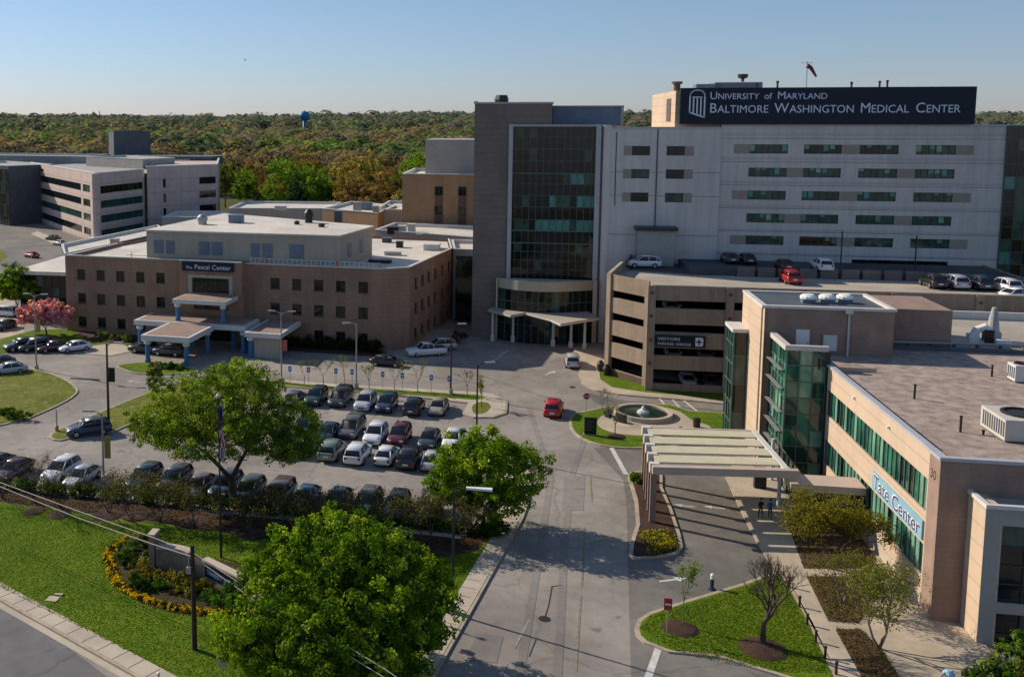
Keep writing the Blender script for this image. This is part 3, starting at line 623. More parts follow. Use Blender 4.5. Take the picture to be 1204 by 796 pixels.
# entrance drum (curved cream band over glass) and canopy
def arcpts(x0,x1,y,bulge,n=14): 
    return [(x0+(x1-x0)*k/n, y-bulge*math.sin(math.pi*(k/n)**.85)) for k in range(n+1)]
A=arcpts(-3.9,10.2,YF-.6,3.0)
mb=MB()
for (a,b) in zip(A,A[1:]):
    mb.add([(*a,7.9),(*b,7.9),(*b,9.35),(*a,9.35)],[(0,1,2,3)])
mb.add([(*p,9.35) for p in A],[tuple(range(len(A)))]); mb.add([(*p,7.9) for p in A],[tuple(reversed(range(len(A))))])
mb.box(10.0,YF-1.0,0,10.6,YF-.02,9.34); mb.box(-4.1,YF-.9,0,-3.85,YF-.02,9.3)
obj('entrance_band',mb,M['cream'],H_)
g=MB(); k_=MB(); A2=arcpts(-3.7,10.0,YF-.6,2.6)
for i,(a,b) in enumerate(zip(A2,A2[1:])):
    for j,(z0,z1) in enumerate(((0,2.7),(2.7,4.4),(4.4,6.1),(6.1,7.9))): g.add([(*a,z0),(*b,z0),(*b,z1),(*a,z1)],[(0,1,2,3)],rng.choice((0,0,1,2)))
    k_.tube([(*a,0),(*a,7.88)],.06,4)
for z in (2.7,4.4,6.1): k_.tube([(p[0],p[1]-.02,z) for p in A2],.06,4)
obj('entrance_glass',g,[M['glass_dark'],M['glass_green'],M['glass_brown']],H_); obj('mullion_grid',k_,M['mull_green'],H_)
mb=MB(); mb.lathe((-4.0,YF+8,35.45),[(1.,0),(1.1,.5),(.85,1.2)],10); obj('roof_fan',mb,M['darkmetal'],H_)
CN=thing('entrance_canopy','cream flat canopy on slender columns at the foot of the dark glass tower','canopy',(2,145,0))
mb=MB(); poly=[gp(574,364,4.7).xy,gp(600,371,4.7).xy,gp(618,368,4.7).xy,gp(648,376,4.7).xy,gp(659,381,4.7).xy,gp(704,374,4.7).xy,gp(690,366,4.7).xy,gp(640,361,4.7).xy,gp(580,358,4.7).xy]
if area2(poly)<0: poly.reverse()
mb.prism(poly,4.35,4.75,bottom=True); obj('canopy_roof',mb,M['rooftan'],CN)
mb=MB(); q=offset(poly,-.12); mb.prism(q,4.5,4.62,bottom=True); obj('canopy_fascia',mb,M['white_trim'],CN)
for x,y in ((579,401),(603,402),(627,403),(650,407),(671,409),(687,411)):
    c=gp(x,y); mb=MB(); mb.lathe((c.x,c.y,0),[(.34,0),(.34,.9),(.2,.95),(.18,4.34)],10); obj('column',mb,M['white_trim'],CN)
# windsock, aerials on the hospital roof
w=atY(948,100,YF+5); WS=thing('windsock','windsock on a thin mast above the navy rooftop sign','windsock',(w.x,w.y,37))
mb=MB(); mb.tube([(w.x,w.y,37),(w.x,w.y,41.2)],.06,6); obj('mast',mb,M['metal'],WS)
mb=MB(); mb.tube([(w.x,w.y,40.6),(w.x+.5,w.y,40.3),(w.x+1.3,w.y,39.0)],[.34,.28,.14],8); obj('sock',mb,mat('dull_red_cloth',(.13,.03,.03),.8,.2,world=False),WS)
mb=MB(); mb.tube([(w.x-.8,w.y,41.0),(w.x+.8,w.y,41.0)],.03,4); obj('crossbar',mb,M['metal'],WS)
for (x,h,lab) in ((914,1.5,'thick short vent pipe left of the windsock on the hospital roof'),(890,1.2,'vent pipe second to the left of the windsock behind the navy sign'),(1001,1.3,'thin aerial just right of the windsock on the hospital roof'),(1034,1.4,'left one of a pair of aerials above the word MEDICAL'),(1043,1.5,'right one of a pair of aerials above the word MEDICAL')):
    p=atY(x,104,YF+6); mb=MB(); mb.lathe((p.x,p.y,37.0),[(.14,0),(.14,h-.3),(.2,h-.28),(.2,h)],8); o=obj('vent_pipe' if x<950 else 'aerial',mb,M['darkmetal'],at=(p.x,p.y,37)); tag(o,lab,'pipe' if x<950 else 'aerial',group='pipes and aerials on the hospital roof')
p=atY(873,100,YF+6); mb=MB(); mb.lathe((p.x,p.y,38.4),[(.2,0),(.2,.4),(.7,.6),(.75,1.1)],10); tag(obj('exhaust_fan',mb,M['darkmetal'],at=(p.x,p.y,38.4)),'mushroom shaped exhaust fan above the word UNIVERSITY','fan')
p=atY(796,104,YF+12); mb=MB(); mb.lathe((p.x,p.y,37.),[(.5,0),(.5,1.3),(.8,1.35),(.8,1.7)],10); tag(obj('chimney_stack',mb,M['pbrick_dark'],at=(p.x,p.y,37)),'short brown stack with cap at the left end of the sign penthouse','chimney')
# ================================================================== PARKING GARAGE
GR=thing('parking_garage','tan concrete parking garage with four open levels and cars on the roof deck','building',(30,123.5,0))
C0=Vector((10.6,130.6)); C1=Vector((15.2,125.0)); YG=123.5; GX=62.
OP=[(10.3,11.25),(7.4,8.35),(4.5,5.45),(1.0,2.6)]
d01=(C1-C0); L01=d01.length
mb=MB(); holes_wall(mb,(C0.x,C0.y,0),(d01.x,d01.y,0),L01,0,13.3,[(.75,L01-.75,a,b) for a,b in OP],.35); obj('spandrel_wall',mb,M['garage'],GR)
mb=MB(); holes_wall(mb,(C0.x,C0.y,0),(d01.x,d01.y,0),L01,0,.95,[],.3); 
for v in mb.v: v+=Vector((-.02,-.02,0))
obj('brick_base',mb,M['pbrick_dark'],GR)
cols=[15.2,24.2,33.2,42.2,51.2,60.2]
hs=[]
for a,b in zip(cols,cols[1:]):
    for i,(c,d) in enumerate(OP): hs.append((a+.45-C1.x,b-.45-C1.x,c,d if i<3 else 2.75))
mb=MB(); holes_wall(mb,(C1.x,YG,0),(1,0,0),GX-C1.x,0,13,hs,.35); 
mb.quad((C1.x,C1.y,0),(C1.x,YG,0),(C1.x,YG,13),(C1.x,C1.y,13))
obj('spandrel_wall',mb,M['garage'],GR)
for i,x in enumerate(cols):
    mb=MB(); mb.box(x-.45,YG-.28,0,x+.45,YG-.003,13.05); obj('column',mb,M['garage'],GR)
mb=MB(); u=d01.normalized(); nn=Vector((u.y,-u.x))
for t in (0,L01-.7):
    a=C0+u*t; b=C0+u*(t+.7); mb.prism([a+nn*.2,b+nn*.2,b+nn*.003,a+nn*.003][::1],0,13.35)
obj('column',mb,M['garage'],GR)
mb=MB()
for x in cols[:-1]:
    for z in (3.55,6.4,9.35,12.2): mb.box(x-.2,YG-.33,z-.18,x+.2,YG-.283,z+.18)
obj('rust_plates',mb,M['pbrick_dark'],GR)
mb=MB(); foot=[C0+Vector((.35,.2)),C1+Vector((.35,.1)),(C1.x+.3,YG+.36),(GX,YG+.36),(GX,150.-.5),(15.3,150.-.5),(11.9,134)]
foot=[(Vector(p)) for p in foot]
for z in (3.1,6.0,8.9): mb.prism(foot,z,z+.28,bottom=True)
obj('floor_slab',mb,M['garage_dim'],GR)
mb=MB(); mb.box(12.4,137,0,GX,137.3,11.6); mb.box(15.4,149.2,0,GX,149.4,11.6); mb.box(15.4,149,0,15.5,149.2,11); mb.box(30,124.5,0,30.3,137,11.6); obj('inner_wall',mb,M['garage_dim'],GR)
mb=MB(); mb.prism([C0+Vector((.3,.15)),C1+Vector((.3,.05)),Vector((C1.x+.25,YG+.3)),Vector((GX,YG+.3)),Vector((GX,149.6)),Vector((15.2,149.6))],11.65,12.0,bottom=True); obj('roof_deck',mb,M['rooftan'],GR)
mb=MB(); mb.prism([Vector((10.6,130.65)),Vector((10.9,130.65)),Vector((15.4,149.7)),Vector((15.1,149.7))],0,13.2); obj('side_wall',mb,M['garage'],GR); mb=MB(); mb.box(GX,YG,0,GX+.3,149.7,13.0); obj('side_wall',mb,M['garage'],GR)
mb=MB(); mb.box(15.2,YG-.06,13.0,GX+.3,YG+.36,13.14); mb.prism([Vector((10.55,130.65)),Vector((10.95,130.65)),Vector((15.45,149.7)),Vector((15.05,149.7))],13.2,13.34); obj('parapet_coping',mb,M['concrete'],GR)
mb=MB(); b0=gp(860,320,12).xy; b1=gp(1080,327,12).xy
for i in range(9):
    a=b0.lerp(b1,i/9.); b=b0.lerp(b1,(i+.82)/9.); mb=MB(); mb.box(a.x,139.45,12.004,b.x,139.85,13.3); obj('barrier_wall',mb,M['towerbrick'],GR)  # barriers coloured dark to stand in for the hospital's shade
mb=MB(); mb.box(22.0,139.9,12.005,GX-.1,149.6,12.85); mb.prism([Vector((14.2,142.5)),Vector((21.9,140.4)),Vector((21.9,149.6)),Vector((15.7,149.6))],12.004,12.03); obj('upper_deck_and_shade',mb,M['deckshade'],GR)  # raised deck and thin left sheet, hospital's shade painted in as dark colour
mb=MB(); mb.box(15.9,147.2,12.04,21.0,149.55,17.1); obj('stair_house',mb,M['bandgrey'],GR)
mb=MB(); mb.box(15.6,146.8,17.1,21.4,149.58,17.6); obj('stair_roof',mb,M['mullion'],GR)
sb=MB(); sb.box(15.75,YG-.55,5.7,21.5,YG-.3,7.1); sb=obj('direction_sign',sb,M['navy'],GR)
def lines(par,txt,O,u,w,m='letter'): obj('sign_lettering',text_line(txt,O,u,w),M[m],par)
lines(sb,[('VISITORS',.5)],(16.0,YG-.56,6.5),(1,0,0),2.6); lines(sb,[('PARKING',.46),(' ',.5),('GARAGE',.46)],(16.0,YG-.56,5.92),(1,0,0),3.9)
mb=MB(); mb.box(20.35,YG-.57,5.9,21.15,YG-.56,6.95); mb.box(20.35,YG-.565,6.0,21.25,YG-.555,6.85); obj('sign_emblem',mb,M['letter'],sb)
mb=MB(); mb.box(20.68,YG-.59,6.05,20.84,YG-.572,6.8); mb.box(20.42,YG-.59,6.35,21.1,YG-.572,6.5); obj('sign_arrow',mb,M['navy'],sb)
# ================================================================== RIGHT BUILDING (tan, green ribbon windows)
TB=thing('clinic_building','tan building with green ribbon windows, gravel roof and glass corner atrium','building',(27,69,0))
XW=26.9; Y0,Y1=68.8,93.6
# west wall: u runs from north to south so that the outward side is -X
zW=11.0
holes=[(.15,Y1-Y0-1.9,6.7,9.0),(.15,Y1-Y0-1.9,2.25,4.45)]
mb=MB(); holes_wall(mb,(XW,Y1,0),(0,-1,0),Y1-Y0,-3,zW,holes,.2); mb.quad((XW+4,Y1,0),(XW,Y1,0),(XW,Y1,zW),(XW+4,Y1,zW)); obj('wall',mb,M['tatewall'],TB)
for h,nm in zip(holes,('window_ribbon','window_ribbon')):
    n=26; w=(h[1]-h[0])/n
    o=curtain(TB,(XW+.18,Y1-h[0],0),(0,-1,0),h[1]-h[0],[h[2],h[3]],n,['glass_pale','glass_atrium','glass_dark'],lambda i,j,c={}:c.setdefault(i,rng.choice((0,0,1,1,2))),.09,name='window_ribbon',mm='mull_green')
mb=MB(); mb.box(XW-.02,Y0-.02,-3,XW+1.3,Y0+1.7,zW+.02); mb.box(XW-.12,Y0-.3,-3,45,Y0-.02,zW+.02); obj('corner_pier',mb,M['tatebrick'],TB)
mb=MB(); mb.box(XW-.1,Y0+1.7,zW,XW+.35,Y1,zW+.22); mb.box(XW-.2,Y0-.38,zW+.02,XW+.35,Y0+1.7,zW+.24); mb.box(XW+.35,Y0-.38,zW+.02,62,Y0+.1,zW+.24); obj('roof_coping',mb,M['frame_grey'],TB)
mb=MB(); mb.box(XW+.36,Y0+.11,zW-.9,62,108,zW-.35); obj('gravel_roof',mb,M['gravel'],TB)
mb=MB(); mb.box(XW+.3,Y1,0,62,108,zW-.95); obj('rear_walls',mb,M['tatebrick'],TB)
# strip of ground floor between wall and walkway, base course
mb=MB(); mb.box(XW-.06,Y0+1.7,0,XW-.003,Y1,1.1); obj('base_course',mb,M['stonecap'],TB)
# sign on the west wall
mb=MB(); mb.box(XW-.14,70.75,4.72,XW-.004,80.6,6.05); s=obj('wall_sign',mb,M['lightblue'],TB)
lines(s,[('Tate',1.5),(' ',1.2),('Center',1.5)],(XW-.15,80.3,4.86),(0,-1,0),9.3,'purple')
mb=MB()
tm=text_line([('Tate',1.5),(' ',1.2),('Center',1.5)],(XW-.146,80.42,4.93),(0,-1,0),9.3); obj('white_lettering',tm,M['white'],s)  # white copy of the letters, offset behind the purple ones
tm=text_line([('30',.9)],(XW-.02,70.3,9.35),(0,-1,0),1.0); obj('house_number',tm,M['pbrick_dark'],TB)
for y in (78.,86.): 
    mb=MB(); mb.box(XW-.2,y,10.2,XW-.004,y+.25,10.35); obj('wall_lamp',mb,M['white'],TB)
# front bay at bottom right
mb=MB(); BX=28.55
mb.box(BX,66.0,-4,BX+1.0,Y0-.31,9.0); obj('bay_pier',mb,M['tatewall'],TB)
mb=MB(); mb.box(BX+1.0,66.2,-4,44,Y0-.31,8.8); holes_wall(mb,(BX,65.95,0),(1,0,0),16,-4,9.0,[(.85,15,2.9,7.9),(.85,15,-2.,2.2)],.3); obj('bay_wall',mb,M['bandgrey'],TB)
curtain(TB,(BX+.85,66.15,0),(1,0,0),14.15,[2.9,4.1,5.3,6.5,7.9],9,['glass_dark','glass_green'],lambda i,j:rng.choice((0,0,1)),.1); curtain(TB,(BX+.85,66.15,0),(1,0,0),14.15,[-2,-.6,.8,2.2],9,['glass_dark','glass_green'],lambda i,j:rng.choice((0,0,1)),.1)
mb=MB(); mb.box(BX-.1,65.75,9.0,BX+.2,Y0-.32,9.25); mb.box(BX+.2,65.75,9.0,45,66.05,9.25); obj('bay_coping',mb,M['white_trim'],TB)
# stair tower (brick, rises above roof) with louvres, door, white trim
mb=MB(); mb.box(22.75,100,0,34.3,108.5,15.0); obj('stair_tower',mb,M['tatebrick'],TB)
mb=MB(); mb.box(22.7,99.6,0,22.749,109,15.1); mb.box(22.55,100.3,0,22.748,108.6,15.05); obj('stair_tower_cladding',mb,M['tatewall'],TB)
mb=MB(); mb.box(22.5,99.85,15.0,23.,108.7,15.25); mb.box(23.,99.85,15.,34.45,100.3,15.25); mb.box(34.0,100.3,15.,34.45,108.7,15.25); mb.box(23.,108.3,15.,34.,108.7,15.25); obj('tower_coping',mb,M['white_trim'],TB)
mb=MB(); mb.box(23,100.3,15.0,34,108.3,15.02); obj('tower_roof',mb,M['slate'],TB)
mb=MB(); mb.box(34.5,105,10.7,41.2,113.,14.4); obj('lift_house',mb,M['tatebrick'],TB)
mb=MB(); mb.box(25.7,99.95,10.7,26.9,99.997,13.0); d_=obj('door',mb,M['white'],TB); mb=MB(); mb.box(26.7,99.9,11.7,26.78,99.94,11.8); obj('handle',mb,M['darkmetal'],d_)
mb=MB(); mb.box(28.1,99.7,11.1,29.3,99.997,12.6); obj('electrical_cabinet',mb,M['white_trim'],TB)
mb=MB(); mb.tube([(30.3,99.85,10.6),(30.3,99.85,15.1)],.09,6); mb.box(29.95,99.7,14.7,30.6,99.997,15.1); obj('downpipe',mb,M['white_trim'],TB)
# second lower roof behind
mb=MB(); mb.box(38.,107.5,0,62,121.5,10.6); obj('rear_block',mb,M['tatebrick'],TB)
mb=MB(); mb.box(38.,107.5,10.6,62,121.5,10.64); obj('rear_roof',mb,M['rooftan'],TB)
mb=MB(); mb.box(38.,121.2,10.64,62,121.6,11.5); obj('rear_parapet',mb,M['white_trim'],TB); mb=MB(); mb.box(41.3,107.7,10.64,62,108.,11.0); obj('rear_parapet',mb,M['white_trim'],TB)
# glass atrium
AX=23.5
def pa(i,j): 
    r=rng.random(); return 0 if r<.4 else (1 if r<.75 else 2)
curtain(TB,(AX,94,0),(1,0,0),3.3,[-.0,1.9,3.4,4.9,6.4,7.9,9.4,10.9,12.3],3,['glass_atrium','glass_pale','glass_green'],pa,.1,'atrium_glass','mull_green')
curtain(TB,(AX,100,0),(0,-1,0),6.0,[-.0,1.9,3.4,4.9,6.4,7.9,9.4,10.9,12.3],5,['glass_atrium','glass_green','glass_pale'],pa,.1,'atrium_glass','mull_green')
mb=MB(); mb.box(AX-.25,93.75,12.3,26.95,94.2,12.75); mb.box(AX-.25,94.2,12.3,AX+.3,100.,12.75); obj('atrium_coping',mb,M['tatecoping'],TB); mb=MB(); mb.box(AX+.1,94.2,11.2,26.9,99.99,11.5); obj('atrium_roof',mb,M['pbrick_dark'],TB)
mb=MB(); mb.box(26.8,93.8,0,27.1,Y1+.8,12.3); obj('atrium_mullion',mb,M['mullion'],TB)
mb=MB()
for z in (10.3,8.6,6.4,4.6,2.9): mb.box(AX-.5,94.3,z,AX-.12,99.5,z+.07)
obj('sun_fin',mb,M['metal'],TB)
# small glass bay on the far side of the stair tower
curtain(TB,(21.2,105.4,0),(1,0,0),1.3,[0,3,6,9,11.4],1,['glass_green','glass_dark'],lambda i,j:j%2,.1,'bay_glass','mull_green')
curtain(TB,(21.2,109,0),(0,-1,0),3.6,[0,2,4,6,8,10,11.4],3,['glass_green','glass_dark'],lambda i,j:rng.choice((0,1)),.1,'bay_glass','mull_green')
mb=MB(); mb.box(21.,105.2,11.4,22.54,109.2,11.75); obj('bay_roof',mb,M['white_trim'],TB)
# porte-cochere
PC=thing('entrance_canopy','drive-through canopy of pale slatted roof panels on a brick wall by the glass atrium','canopy',(16,83,0))
zc=4.9; cA=gp(757,505,zc).xy; cB=gp(886,509,zc).xy; cC=gp(926,556,zc).xy; cD=gp(767,552,zc).xy
def cp(s,t): return (cA.lerp(cB,s)).lerp(cD.lerp(cC,s),t)
nP=4; pn=MB(); bm_=MB()
for i in range(nP):
    t0=(i+.0)/nP*.92+.02; t1=t0+.92/nP*.74; z=zc
    q=[cp(.03,t0),cp(.97,t0),cp(.97,t1),cp(.03,t1)]
    pn.add([(p.x,p.y,zz) for zz in (zc+.1,zc+.22) for p in q],[(3,2,1,0),(4,5,6,7),(0,1,5,4),(1,2,6,5),(2,3,7,6),(3,0,4,7)] )
obj('roof_panel',pn,M['canopy_glass'],PC)
for i in range(nP+1):
    t=i/nP*.92+.02-.035; a=cp(.0,max(t,0)); b=cp(1.,max(t,0)); d=(b-a).normalized(); n_=Vector((-d.y,d.x))*.12
    bm_.prism([a-n_,b-n_,b+n_,a+n_],zc-.35,zc+.05,bottom=True)
a=cp(0,1.); b=cp(1,1.)+Vector((.8,0)); n_=Vector((0,.28)); bm_.prism([a-n_,b-n_,b+n_,a+n_],zc-.3,zc+.32,bottom=True)
a=cp(0,0); b=cp(1,0); bm_.prism([a-n_*.5,b-n_*.5,b+n_*.5,a+n_*.5],zc-.3,zc+.25,bottom=True)
obj('beam',bm_,M['canopy_beam'],PC)
e=MB(); a=cp(1.0,0); b=cp(1.0,1); n_=Vector((.22,0)); e.prism([a-n_,b-n_,b+n_,a+n_],zc-.1,zc+.3,bottom=True); obj('edge_beam',e,M['white_trim'],PC)
# connecting flat roof between canopy and building
mb=MB(); a=cp(1,.05); b=cp(1,1.); mb.prism([Vector((b.x+.25,b.y-.2)),Vector((26.85,b.y-.2)),Vector((26.85,84.4)),Vector((b.x+.25,84.4))],3.5,4.1,bottom=True); obj('link_roof',mb,M['canopy_beam'],PC)
curtain(TB,(b.x+2.2,b.y+.6,0),(1,0,0),26.8-b.x-2.2,[.15,1.3,2.4,3.49],5,['glass_dark','glass_green'],lambda i,j:rng.choice((0,0,1)),.08,'vestibule_glass','mull_green')
curtain(TB,(b.x+2.2,93.9,0),(0,-1,0),93.9-b.y-.6,[.15,1.8,3.49],7,['glass_dark','glass_green'],lambda i,j:rng.choice((0,0,1)),.08,'vestibule_glass','mull_green')
mb=MB(); 
mb=MB(); p0=cp(0,.0); p1=cp(0,.98)
for i in range(0):
    t=i/4*.92; p=cp(0,t); mb.prism([Vector((p.x-.05,p.y-.36)),Vector((p.x+.65,p.y-.36)),Vector((p.x+.65,p.y+.36)),Vector((p.x-.05,p.y+.36))],.1,zc-.5)

for i in range(5):
    t=i/4*.92; p=cp(0,t); mb=MB(); mb.prism([Vector((p.x-.05,p.y-.16)),Vector((p.x+.42,p.y-.16)),Vector((p.x+.42,p.y+.16)),Vector((p.x-.05,p.y+.16))],.1,zc-.5); pr=obj('pier',mb,M['tatebrick'],PC)
    mb=MB(); mb.prism([Vector((p.x-.15,p.y-.28)),Vector((p.x+.6,p.y-.28)),Vector((p.x+.6,p.y+.28)),Vector((p.x-.15,p.y+.28))],zc-.498,zc+.3,bottom=True); obj('pier_cap',mb,M['white_trim'],pr)

for (x,y) in ((915,600),(907,566)):
    c=gp(x,y); mb=MB(); mb.lathe((c.x,c.y,.15),[(.16,0),(.16,3.9)],8); obj('column',mb,M['white_trim'],PC)
mb=MB(); c=gp(893,575); mb.box(c.x-.5,c.y-.3,.17,c.x+.5,c.y+.3,2.0); tag(obj('information_kiosk',mb,M['darkmetal'],at=(c.x,c.y,.17)),'dark upright kiosk under the right end of the drive-through canopy','kiosk')
# rooftop equipment of the right building
def rooftop(px,py,h,label,r=.09,m='darkmetal'):
    c=gp(px,py,10.65); mb=MB(); mb.lathe((c.x,c.y,10.65),[(r,0),(r,h-.12),(r*1.3,h-.1),(r*1.3,h)],8); tag(obj('vent_pipe',mb,M[m],at=(c.x,c.y,10.65)),label,'vent pipe',group='vent pipes on the gravel roof')
rooftop(963,434,.9,'vent pipe on the gravel roof nearest the glass atrium'); rooftop(1075,469,1.2,'vent pipe in the middle of the gravel roof'); rooftop(1129,508,1.2,'vent pipe on the gravel roof left of the large tan air unit'); rooftop(1166,443,1.05,'farthest right vent pipe on the gravel roof'); rooftop(1156,511,.35,'stubby vent pipe beside the large tan air unit')
def unit(name,px,py,w,d,h,label,m,z=10.65,group=None,fan=True):
    c=gp(px,py,z); t=thing(name,label,'air unit',(c.x,c.y,z),0,group)
    mb=MB(); mb.box(c.x-w/2,c.y-d/2,z+.12,c.x+w/2,c.y+d/2,z+h); obj('casing',mb,M[m],t)
    mb=MB(); 
    for k in range(int(d/.35)): mb.box(c.x-w/2-.03,c.y-d/2+.12+k*.35,z+.35,c.x-w/2-.003,c.y-d/2+.3+k*.35,z+h-.2)
    mb.box(c.x-w/2+.1,c.y-d/2+.1,z,c.x+w/2-.1,c.y+d/2-.1,z+.118); obj('louvre',mb,M['slate'],t)
    if fan:
        mb=MB(); mb.lathe((c.x,c.y,z+h),[(min(w,d)*.36,0),(min(w,d)*.36,.14),(min(w,d)*.3,.14),(min(w,d)*.3,.03)],16); obj('fan_guard',mb,M['darkmetal'],t)
    return t
unit('air_unit',1199,512,3.6,3.8,1.6,'large tan rooftop air unit with round fan at the right edge of the gravel roof','tatecoping')
unit('air_unit',1198,448,1.3,1.5,1.5,'small white rooftop unit at the right edge of the gravel roof','white_trim')
for i,(x,lab) in enumerate(((950,'leftmost white fan box on the brick stair tower roof'),(972,'middle white fan box on the brick stair tower roof'),(993,'rightmost white fan box on the brick stair tower roof'))):
    c=gp(x,356,15.02); t=thing('roof_fan',lab,'fan',(c.x,c.y,15.02),0,'white fan boxes on the brick stair tower')
    mb=MB(); mb.box(c.x-.6,c.y-.5,15.02,c.x+.6,c.y+.5,15.45); obj('base',mb,M['steel_blue'],t); mb=MB(); mb.lathe((c.x,c.y,15.45),[(.78,0),(.78,.22),(.5,.42)],12); obj('hood',mb,M['white'],t)
unit('air_unit',1060,390,1.6,1.6,1.6,'grey ventilation box against the brick lift house','slate',10.64,fan=False)
c=gp(1163,404,10.65); t=thing('exhaust_stack','weathered tapering exhaust stack with white pipework on the rear roof','exhaust stack',(c.x,c.y,10.65))
mb=MB(); mb.lathe((c.x+.4,c.y+.3,10.65),[(.75,0),(.75,1.1),(.55,1.3),(.42,2.6),(.22,3.6),(.16,3.65)],12); obj('stack',mb,M['dish'],t)
mb=MB(); mb.tube([(c.x-1.6,c.y,11.2),(c.x-1.2,c.y,12.0),(c.x-.5,c.y,12.3),(c.x,c.y,11.9)],.4,10); mb.box(c.x-2.0,c.y-.5,10.65,c.x-1.1,c.y+.4,11.6); mb.box(c.x+.2,c.y-1.3,10.65,c.x+1.5,c.y-.6,11.3); obj('ductwork',mb,M['white'],t)
mb=MB(); mb.box(c.x-.6,c.y-.5,10.65,c.x+.2,c.y+.3,12.1); obj('motor_housing',mb,M['darkmetal'],t)
t=thing('pipe_run','long rooftop pipe crossing the gravel roof on low dark supports','pipe',(36,105.4,10.65))
mb=MB(); mb.tube([(34.6,104.2,11.25),(60,105.6,11.25)],.12,6); obj('pipe',mb,M['metal'],t)
mb=MB()
for k in range(12): mb.box(35+k*2.1,104.05+k*.12,10.65,35.2+k*2.1,104.5+k*.12,11.1)
mb.box(34.6,103.6,10.66,60,104.1,11.0); obj('pipe_support',mb,M['slate'],t)
# ================================================================== BROWN BRICK BUILDING WITH PORTICO (its own axes, 4.9 degrees off)
PA=Vector((-70.3,143.0)); FR=Matrix.Translation((PA.x,PA.y,0))@Matrix.Rotation(R(-4.9),4,'Z')
PB=thing('care_building','three storey brown brick building with blue columned portico and white roof','building',(PA.x,PA.y,0),R(-4.9))
def F(x,y): v=FR@Vector((x,y,0)); return v.xy
u0=Vector((math.cos(R(-4.9)),math.sin(R(-4.9)),0))
WX=[2.73,6.07,9.43,12.8,16.15,34.53,37.88,41.2,44.5,47.85]; WZ=[9.05,5.33,1.6]
hs=[]
for i,x in enumerate(WX):
    for j,z in enumerate(WZ):
        if j==2 and i in (4,5,6,): continue
        hs.append((x-.7,x+.7,z-.8,z+.78))
BUMP=(20.0,29.9)
mb=MB(); O3=lambda x,y=0: (*F(x,y),0)
hl=[h for h in hs if h[0]<20]; hr=[(a-29.9,b-29.9,c,d) for a,b,c,d in hs if a>20]
holes_wall(mb,O3(0),u0,20.0,0,11.85,hl,.22); holes_wall(mb,O3(29.9),u0,50.6-29.9,0,11.75,hr,.22)
ch=F(50.6,0); cx_=Vector((-16.2,140.9)); dd=(cx_-ch); holes_wall(mb,(ch.x,ch.y,0),(dd.x,dd.y,0),dd.length,0,11.75,[],.2)
ds=Vector((-11.8,163.))-cx_; us=Vector((ds.x,ds.y,0)).normalized()
SX=[(y-140.9)/us.y for y in (144.1,147.25,150.5,153.9,157.8,161.5)]
hside=[(x-.65,x+.65,z-.8,z+.78) for x in SX for z in WZ]
holes_wall(mb,(cx_.x,cx_.y,0),us,ds.length,0,11.75,hside,.22)
bk=[Vector((-11.8,163.)),Vector((-13.2,176)),Vector((-62,184)),F(.5,15.8),F(0,0)]
for a,b in zip(bk,bk[1:]): mb.quad((*a,0),(*b,0),(*b,11.8),(*a,11.8))
obj('wall',mb,M['pbrick'],PB)
for h in hl: window(PB,O3(0),u0,h,.2,rng.choice(('glass_dark','glass_dark','glass_brown')),'mullion',2,2,.07)
for h in hr: window(PB,O3(29.9),u0,h,.2,rng.choice(('glass_dark','glass_dark','glass_brown')),'mullion',2,2,.07)
for h in hside: window(PB,(cx_.x,cx_.y,0),us,h,.2,'glass_dark','mullion',2,2,.07)
# projecting centre bay
mb=MB(); D_=1.6
holes_wall(mb,O3(20.0,-D_),u0,9.9,0,12.05,[(2.1,7.9,7.4,9.6),(2.3,7.7,4.9,6.9),(2.0,8.2,0.2,3.4)],.35)
mb.quad((*F(20,0),0),(*F(20,-D_),0),(*F(20,-D_),12.05),(*F(20,0),12.05)); mb.quad((*F(29.9,-D_),0),(*F(29.9,0),0),(*F(29.9,0),12.05),(*F(29.9,-D_),12.05)); mb.add([(*F(20,-D_),12.05),(*F(29.9,-D_),12.05),(*F(29.9,1),12.05),(*F(20,1),12.05)],[(0,1,2,3)])
obj('centre_bay',mb,M['pbrick'],PB)
window(PB,O3(20,-D_),u0,(2.1,7.9,7.4,9.6),.3,'glass_dark','mullion',8,1,.09,False); window(PB,O3(20,-D_),u0,(2.3,7.7,4.9,6.9),.3,'glass_brown','mullion',8,1,.09,False); window(PB,O3(20,-D_),u0,(2.0,8.2,.2,3.4),.3,'glass_dark','mullion',6,1,.09,False)
def fbox(mb,x0,y0,z0,x1,y1,z1):
    mb.T=FR; mb.box(x0,y0,z0,x1,y1,z1); mb.T=None
mb=MB(); 
for a in ((21.5,-D_-.12,7.2,22.05,-D_-.003,10.1),(27.95,-D_-.12,7.2,28.5,-D_-.003,10.1),(22.05,-D_-.12,9.65,27.95,-D_-.003,10.1)): fbox(mb,*a)
obj('window_surround',mb,M['stucco'],PB)
mb=MB(); fbox(mb,20.6,-D_-.3,10.65,28.8,-D_-.1,12.0); s=obj('sign_board',mb,M['navy'],PB)
o3=O3(21.2,-D_-.32); lines(s,[('The',.62)],(o3[0],o3[1],10.95),u0,1.1,'letter'); o3=O3(22.6,-D_-.32); lines(s,[('Pascal',1.0),(' ',.8),('Center',1.0)],(o3[0],o3[1],10.95),u0,5.8,'letter')
